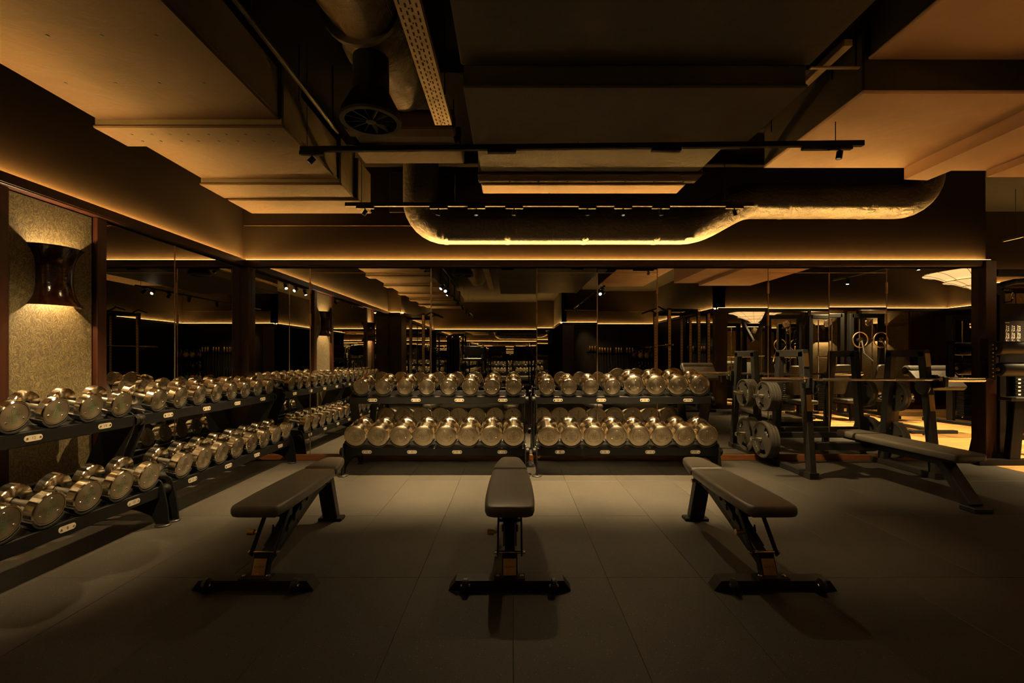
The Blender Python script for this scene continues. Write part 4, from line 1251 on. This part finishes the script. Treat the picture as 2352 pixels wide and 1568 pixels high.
MB().tube([(.02, .2, 1.98), (.075, .19, 1.975), (.105, .18, 1.945)], .016, 10).obj('cable_hook', M['black'], t)
MB().tube([(.11 + .013 * math.sin(a * PI / 8), .18, 1.905 + .032 * math.cos(a * PI / 8)) for a in range(17)], .003, 8, False).obj('carabiner', M['chrome'], t)
MB().tube([(.11, .18, 1.872), (.11, .19, 1.84), (.10, .4, 1.82)], .008, 8).obj('strap', M['black'], t)
MB().box(-.02, 1.1, .22, .30, 2.14, 2.215, .006).obj('top_beam', M['black'], t)
MB().box(.98, 1.06, .22, .30, 1.8, 2.15, .005).obj('column', M['black'], t)
MB().box(.16, .5, .62, .74, .40, .47, .006).obj('foot_board', M['brass'], t)
st = MB()
for k in range(14): st.box(.34, .60, .36, .42, .46 + k * .045, .50 + k * .045, .004)
ws_ = st.obj('weight_stack', M['black'], t)
mb = MB()
for k in range(14): mb.box(.37, .40, .357, .36, .472 + k * .045, .488 + k * .045)
mb.obj('stack_numbers', M['white'], ws_)

# ------------------------------------------------------------------ things behind the camera, seen in the mirrors
def upright(par, x, y, h, face=(0, 1)):
    u = MB().box(x - .038, x + .038, y - .038, y + .038, 0, h, .004).obj('upright', M['black'], par)
    mb = MB(); hb = MB()
    fx, fy = face
    z = .12
    if fy:
        mb.box(x - .03, x + .03, y + .038 * fy - .0005, y + .038 * fy + .0015, .05, h - .05)
    while z < h - .1:
        if fy:
            yy = y + (.0395 if fy > 0 else -.0405)
            hb.lathe([(0, yy + .001 * fy), (.011, yy + .001 * fy), (.011, yy)], 'y', 8, (x, 0, z))
        z += .075
    mb.obj('face_strip', M['brass'], u); hb.obj('pin_holes', M['slot'], u)['kind'] = 'stuff'
    return u
def power_rack(label, loc, w, d, h=2.38):
    """uprights at local (0/d in x, 0/-w in y); strips face +y"""
    t = thing('power_rack', label, 'power rack', loc, group='power racks behind the camera')
    for x in (0, d):
        for y in (0, -w): upright(t, x, y, h)
    for x in (0, d):
        MB().bar((x, 0, h - .05), (x, -w, h - .05), .07, .07, .004).obj('top_beam', M['black'], t)
    for y in (0, -w):
        MB().bar((0, y, h - .05), (d, y, h - .05), .07, .07, .004).obj('side_beam', M['black'], t)
        MB().bar((0, y, .05), (d, y, .05), .07, .08, .004).obj('foot_beam', M['black'], t)
    sg = 1 if d < 0 else -1
    MB().tube([(0, -w * .2, h - .04), (sg * .18, -w * .2, h + .06), (sg * .42, -w * .2, h - .02)], .018, 10).obj('pull_up_bar', M['black'], t)
    MB().tube([(0, -w * .8, h - .04), (sg * .18, -w * .8, h + .06), (sg * .42, -w * .8, h - .02)], .018, 10).obj('pull_up_bar', M['black'], t)
    for y in (0, -w):
        MB().box(sg * .04, sg * .14, y - .04, y + .04, 1.36, 1.46, .01).obj('bar_catch', M['plastic'], t) if sg > 0 else MB().box(-.14, -.04, y - .04, y + .04, 1.36, 1.46, .01).obj('bar_catch', M['plastic'], t)
    return sg
def rack_bar(label, x, y, z, L=2.2):
    b = thing('barbell', label, 'barbell', (x, y, z))
    MB().cyl((0, -L * .3, 0), (0, L * .3, 0), .014, 12).obj('bar_shaft', M['bar'], b)
    for s in (-1, 1):
        MB().tube([(0, s * L * .3, 0), (0, s * L * .31, 0), (0, s * L * .315, 0), (0, s * L * .5, 0)], [.034, .034, .025, .025], 16).obj('sleeve', M['chrome'], b)
def bumper(label, loc, rr, mat, rot=(0, 0, 0), axis='x'):
    t = thing('bumper_plate', label, 'weight plate', loc, rot, 'rubber bumper plates')
    MB().lathe([(.026, -.03), (.07, -.032), (rr * .55, -.02), (rr * .85, -.02), (rr * .9, -.032), (rr, -.026), (rr, .026), (rr * .9, .032), (rr * .85, .02), (rr * .55, .02), (.07, .032), (.026, .03)], axis, 36).obj('plate_disc', M[mat], t)
    mb = MB()
    for sg_ in (1, -1):
        mb.geo(text_geo('ELEIKO', rr * .26), Mx((sg_ * .0215, 0, rr * .68), (PI / 2, 0, sg_ * PI / 2)))
        mb.geo(text_geo('10', rr * .26), Mx((sg_ * .0215, 0, -rr * .68), (PI / 2, 0, sg_ * PI / 2)))
    mb.obj('plate_lettering', M['white'], t)
power_rack('black power rack with perforated uprights on the left behind the camera', (-2.42, -1.9, 0), 1.15, -.6)
rack_bar('barbell held on the left power rack behind the camera', -2.31, -2.47, 1.475)
power_rack('black power rack with perforated uprights on the right behind the camera', (3.85, -.6, 0), 1.15, .72)
rack_bar('barbell held on the right power rack behind the camera', 3.76, -1.17, 1.475)
for k, (x, y, rz, m) in enumerate(((-2.95, -1.79, PI / 2, 'pl_green'), (-2.62, -1.79, PI / 2, 'pl_yellow'), (-2.0, -3.5, PI / 2, 'pl_green'), (-1.3, -3.6, PI / 2, 'kb_black'))):
    bumper(('green bumper plate leaning at the left power rack', 'yellow bumper plate at the left power rack', 'green bumper plate standing behind the left power rack', 'black bumper plate standing behind the left power rack')[k],
           (x, y, .225), .225, m, (0, 0, rz))
def treadmill(label, x, y):
    t = thing('treadmill', label, 'treadmill', (x, y, 0), group='treadmills at the far wall')
    MB().box(-.36, .36, -.2, 1.45, .06, .22, .03).obj('deck', M['black'], t)
    MB().box(-.25, .25, .0, 1.44, .22, .232, .004).obj('belt', M['plastic'], t)
    for s in (-1, 1):
        MB().bar((s * .36, -.05, .10), (s * .34, -.25, 1.30), .05, .09, .01, (0, 1, 0)).obj('mast', M['frame'], t)
        MB().tube([(s * .33, -.2, 1.08), (s * .33, .3, 1.0)], .02, 10).obj('handrail', M['chrome'], t)
        MB().box(s * .30 - .05, s * .30 + .05, .9, 1.4, .0, .07, .01).obj('foot', M['black'], t)
    MB().box(-.36, .36, -.32, -.05, 1.06, 1.18, .03).obj('console', M['plastic'], t)
    sc = MB().box(-.30, .30, -.03, .0, -.18, .18, .008).obj('screen', M['tv'], t); sc.location = (0, -.2, 1.44); sc.rotation_euler = (-.15, 0, 0)
for k, x in enumerate((-1.45, -.53, .38, 1.2)):
    treadmill('%s treadmill from the left wall in front of the far mirror' % ORD[k], x, -6.3)
# gold tops hung on the dark accessory wall
t = thing('accessory_rail', 'dark wall rail carrying gold handles behind the camera', 'rail', (0, -4.6, 0))
MB().box(2.45, 4.2, .03, .07, 1.33, 1.36, .004).obj('rail_bar', M['black'], t)
hdl = None
for k, x in enumerate((2.55, 2.64, 2.73, 2.88, 2.97, 3.06, 3.15, 3.24, 3.42, 3.51, 3.60, 3.78, 3.87, 3.96)):
    if hdl is None:
        hdl = thing('skipping_rope', 'gold-handled skipping rope hanging on the dark accessory wall', 'skipping rope', group='gold-handled ropes on the accessory wall')
        MB().lathe([(0, .17), (.030, .17), (.034, .16), (.034, .01), (.028, 0), (0, 0)], 'z', 16).obj('handle', M['gold'], hdl)
        MB().tube([(0, 0, .0), (.01, 0, -.25), (.03, 0, -.55), (.0, 0, -.80), (-.02, 0, -.5)], .006, 6).obj('rope', M['plastic'], hdl)
        h = hdl
    else: h = copy_tree(hdl)
    h['label'] = 'gold-handled skipping rope, number %s from the left of the dark accessory wall' % ('one two three four five six seven eight nine ten eleven twelve thirteen fourteen'.split()[k])
    h.location = (x, -4.6 + .075 + .03, 1.36)
# kettlebells on their stand
t = thing('kettlebell_stand', 'black three-shelf kettlebell stand at the dark wall behind the camera', 'stand', (4.28, -4.33, 0))
for z in (.45, .82, 1.19):
    MB().box(-.40, .40, -.15, .15, z - .02, z, .004).obj('shelf', M['black'], t)
for sx in (-.38, .38):
    for sy in (-.13, .13): MB().box(sx - .02, sx + .02, sy - .02, sy + .02, 0, 1.25, .003).obj('post', M['black'], t)
kb = {}
for r_, z in enumerate((.45, .82, 1.19)):
    for c_ in range(4):
        m = (('kb_orange', 'kb_orange', 'kb_green', 'kb_green'), ('kb_black',) * 4, ('kb_purple', 'kb_yellow', 'kb_yellow', 'kb_purple'))[r_][c_]
        k = thing('kettlebell', '%s kettlebell, %s from the left on the %s shelf of the stand' % ({'kb_orange': 'orange', 'kb_green': 'green', 'kb_black': 'black', 'kb_purple': 'purple', 'kb_yellow': 'yellow'}[m], ORD[c_], ('bottom', 'middle', 'top')[r_]),
                  'kettlebell', (4.28 - .30 + .2 * c_, -4.33, z), group='kettlebells on the stand')
        if m not in kb:
            pr = [(0, 0), (.05, 0)] + [(.085 * math.sin(a), .085 - .085 * math.cos(a) + .0) for a in (.75, 1.0, 1.3, 1.57, 1.9, 2.2, 2.5, 2.8)] + [(0, .168)]
            kb[m] = (MB().lathe(pr, 'z', 20).mesh('bell', M[m]), MB().tube([(-.045, 0, .14), (-.058, 0, .20), (-.04, 0, .245), (0, 0, .255), (.04, 0, .245), (.058, 0, .20), (.045, 0, .14)], .014, 10).mesh('handle', M['chrome']))
        link('bell', kb[m][0], k); link('handle', kb[m][1], k)
# curl benches
def curl_bench(label, loc, rz, up='leather'):
    t = thing('curl_bench', label, 'bench', loc, (0, 0, rz), 'curl benches')
    MB().pad(roundpoly([(-.34, -.22), (.34, -.22), (.34, .22), (-.34, .22)], .04, 4), -.04, .04, .02, Mx((0, 0, .86), (.75, 0, 0))).obj('arm_pad', M[up], t)
    MB().tube([(-.34, .16, .98), (-.32, .16, .98), (.32, .16, .98), (.34, .16, .98)], [.06, .085, .085, .06], 20).obj('roll_pad', M[up], t)
    MB().bar((0, .12, .92), (0, .05, .04), .09, .08, .005, (0, 1, 0)).obj('column', M['frame'], t)
    MB().box(-.36, .36, .0, .09, 0, .05, .005).obj('foot_beam', M['frame'], t)
    MB().bar((0, .05, .05), (0, .95, .05), .08, .05, .005).obj('base_beam', M['frame'], t)
    MB().bar((0, .78, .05), (0, .72, .45), .08, .07, .005, (0, 1, 0)).obj('seat_post', M['frame'], t)
    MB().pad(rrect(-.19, .19, .55, .90, .05), .44, .50, .02).obj('seat_pad', M[up], t)
    MB().box(-.25, .25, .88, .97, 0, .05, .005).obj('foot_beam', M['frame'], t)
    for s in (-1, 1): MB().box(s * .36 - .02, s * .36 + .02, -.30, -.24, .66, .80, .005).obj('bar_hook', M['frame'], t)
curl_bench('pale lit curl bench mirrored between the right rack and the press bench', (4.05, .75, 0), PI)
b = thing('curl_bar', 'bent chrome curl bar held on the curl bench hooks', 'barbell', (4.05, .75 + .27, .83))
MB().tube([(-.6, 0, 0), (-.34, 0, 0), (-.25, 0, .03), (-.17, 0, -.03), (-.08, 0, .01), (.08, 0, .01), (.17, 0, -.03), (.25, 0, .03), (.34, 0, 0), (.6, 0, 0)], .0135, 12).obj('bar_shaft', M['chrome'], b)
for s in (-1, 1): MB().tube([(s * .40, 0, 0), (s * .405, 0, 0), (s * .41, 0, 0), (s * .62, 0, 0)], [.03, .03, .025, .025], 14).obj('sleeve', M['chrome'], b)
curl_bench('curl bench with a thick roll pad on the oak floor', (6.6, 3.5, 0), PI, 'vinyl')
def tower(label, loc, rz, slope=True, w=.62, h=2.05, wheels=False):
    t = thing('cable_tower', label, 'gym machine', loc, (0, 0, rz), 'weight-stack machines on the oak floor')
    for s in (-1, 1):
        MB().box(s * w / 2 - .04, s * w / 2 + .04, -.05, .05, 0, h, .006).obj('post', M['black'], t)
        MB().cyl((s * .13, 0, .1), (s * .13, 0, h - .1), .011, 10).obj('guide_rod', M['chrome'], t)
        MB().box(s * w / 2 - .05, s * w / 2 + .05, -.45, .45, 0, .06, .006).obj('foot_beam', M['black'], t)
    MB().box(-w / 2, w / 2, -.05, .05, h - .08, h, .006).obj('top_beam', M['black'], t)
    if slope:
        MB().prism([(-.5, h - .45), (-.40, h - .5), (.05, h - .02), (.05, h + .1)], 'x', -w / 2 - .05, -w / 2).obj('slanted_plate', M['frame'], t)
    pm = MB().box(-.19, .19, -.06, .06, 0, .036, .004).mesh('stack_plate', M['black'])
    for k in range(15): link('stack_plate', pm, t, (0, 0, .12 + k * .042))
    for z, x in ((h - .18, .0), (.55, .24)):
        MB().lathe([(.012, -.014), (.07, -.014), (.06, 0), (.07, .014), (.012, .014)], 'y', 24, (x, .08, z)).obj('pulley', M['chrome'], t)
    MB().bar((.0, .05, .30), (.0, .75, .30), .08, .06, .005).obj('seat_beam', M['black'], t)
    MB().bar((0, .72, .30), (0, .74, 0), .08, .06, .005, (0, 1, 0)).obj('seat_leg', M['black'], t)
    MB().pad(rrect(-.18, .18, .45, .88, .05), .33, .40, .02).obj('seat_pad', M['vinyl'], t)
    MB().pad(rrect(-.15, .15, -.30, .30, .05), -.03, .03, .015, Mx((0, .42, .75), (1.25, 0, 0))).obj('back_pad', M['vinyl'], t)
    if wheels:
        for s in (-1, 1):
            MB().tube([(s * .21 + .15 * math.cos(a * PI / 14), .13, 1.52 + .15 * math.sin(a * PI / 14)) for a in range(29)], .012, 8, False).obj('cam_ring', M['brass'], t)
            MB().tube([(s * .2, .16, 1.5), (s * .26, .3, 1.25), (s * .2, .45, 1.1)], .014, 8).obj('lever', M['chrome'], t)
            MB().lathe([(0, .10), (.05, .11), (.05, .15), (0, .16)], 'y', 16, (s * .21, 0, 1.52)).obj('cam_hub', M['chrome'], t)
        MB().bar((-.25, .10, 1.52), (.25, .10, 1.52), .05, .05, .004).obj('cam_beam', M['black'], t)
    return t
tower('weight-stack machine with slanted top plate nearest the right wall corner', (5.50, 1.35, 0), .05)
tower('second weight-stack machine with slanted top plate on the oak floor', (6.30, 1.40, 0), 0)
tower('weight-stack machine with two brass cam rings in front of the opposite wall', (7.15, 1.35, 0), 0, False, wheels=True)
tower('wide weight-stack machine mirrored behind the end of the barbell', (8.3, 2.3, 0), -.2, False, .8, 1.95)
# bar on stands on the oak floor
for s, nm in ((0, 'left'), (1, 'right')):
    t = thing('bar_stand', 'charcoal %s stand carrying the bright bar over the oak floor' % nm, 'stand', (5.55 + s * .9, .62, 0), group='bar stands on the oak floor')
    MB().box(-.04, .04, -.04, .04, 0, 1.22, .005).obj('post', M['frame'], t)
    MB().box(-.05, .05, -.3, .3, 0, .05, .005).obj('foot_beam', M['frame'], t)
    MB().prism([(-.05, 1.16), (.09, 1.16), (.09, 1.24), (.07, 1.24), (.06, 1.19), (-.03, 1.19), (-.05, 1.22)], 'x', -.03, .03).obj('bar_catch', M['plastic'], t)
b = thing('barbell', 'bright chrome barbell on two stands over the oak floor', 'barbell', (6.0, .64, 1.207))
MB().cyl((-.66, 0, 0), (.66, 0, 0), .014, 12).obj('bar_shaft', M['bar'], b)
for s in (-1, 1): MB().tube([(s * .65, 0, 0), (s * .68, 0, 0), (s * .685, 0, 0), (s * 1.1, 0, 0)], [.034, .034, .025, .025], 16).obj('sleeve', M['chrome'], b)
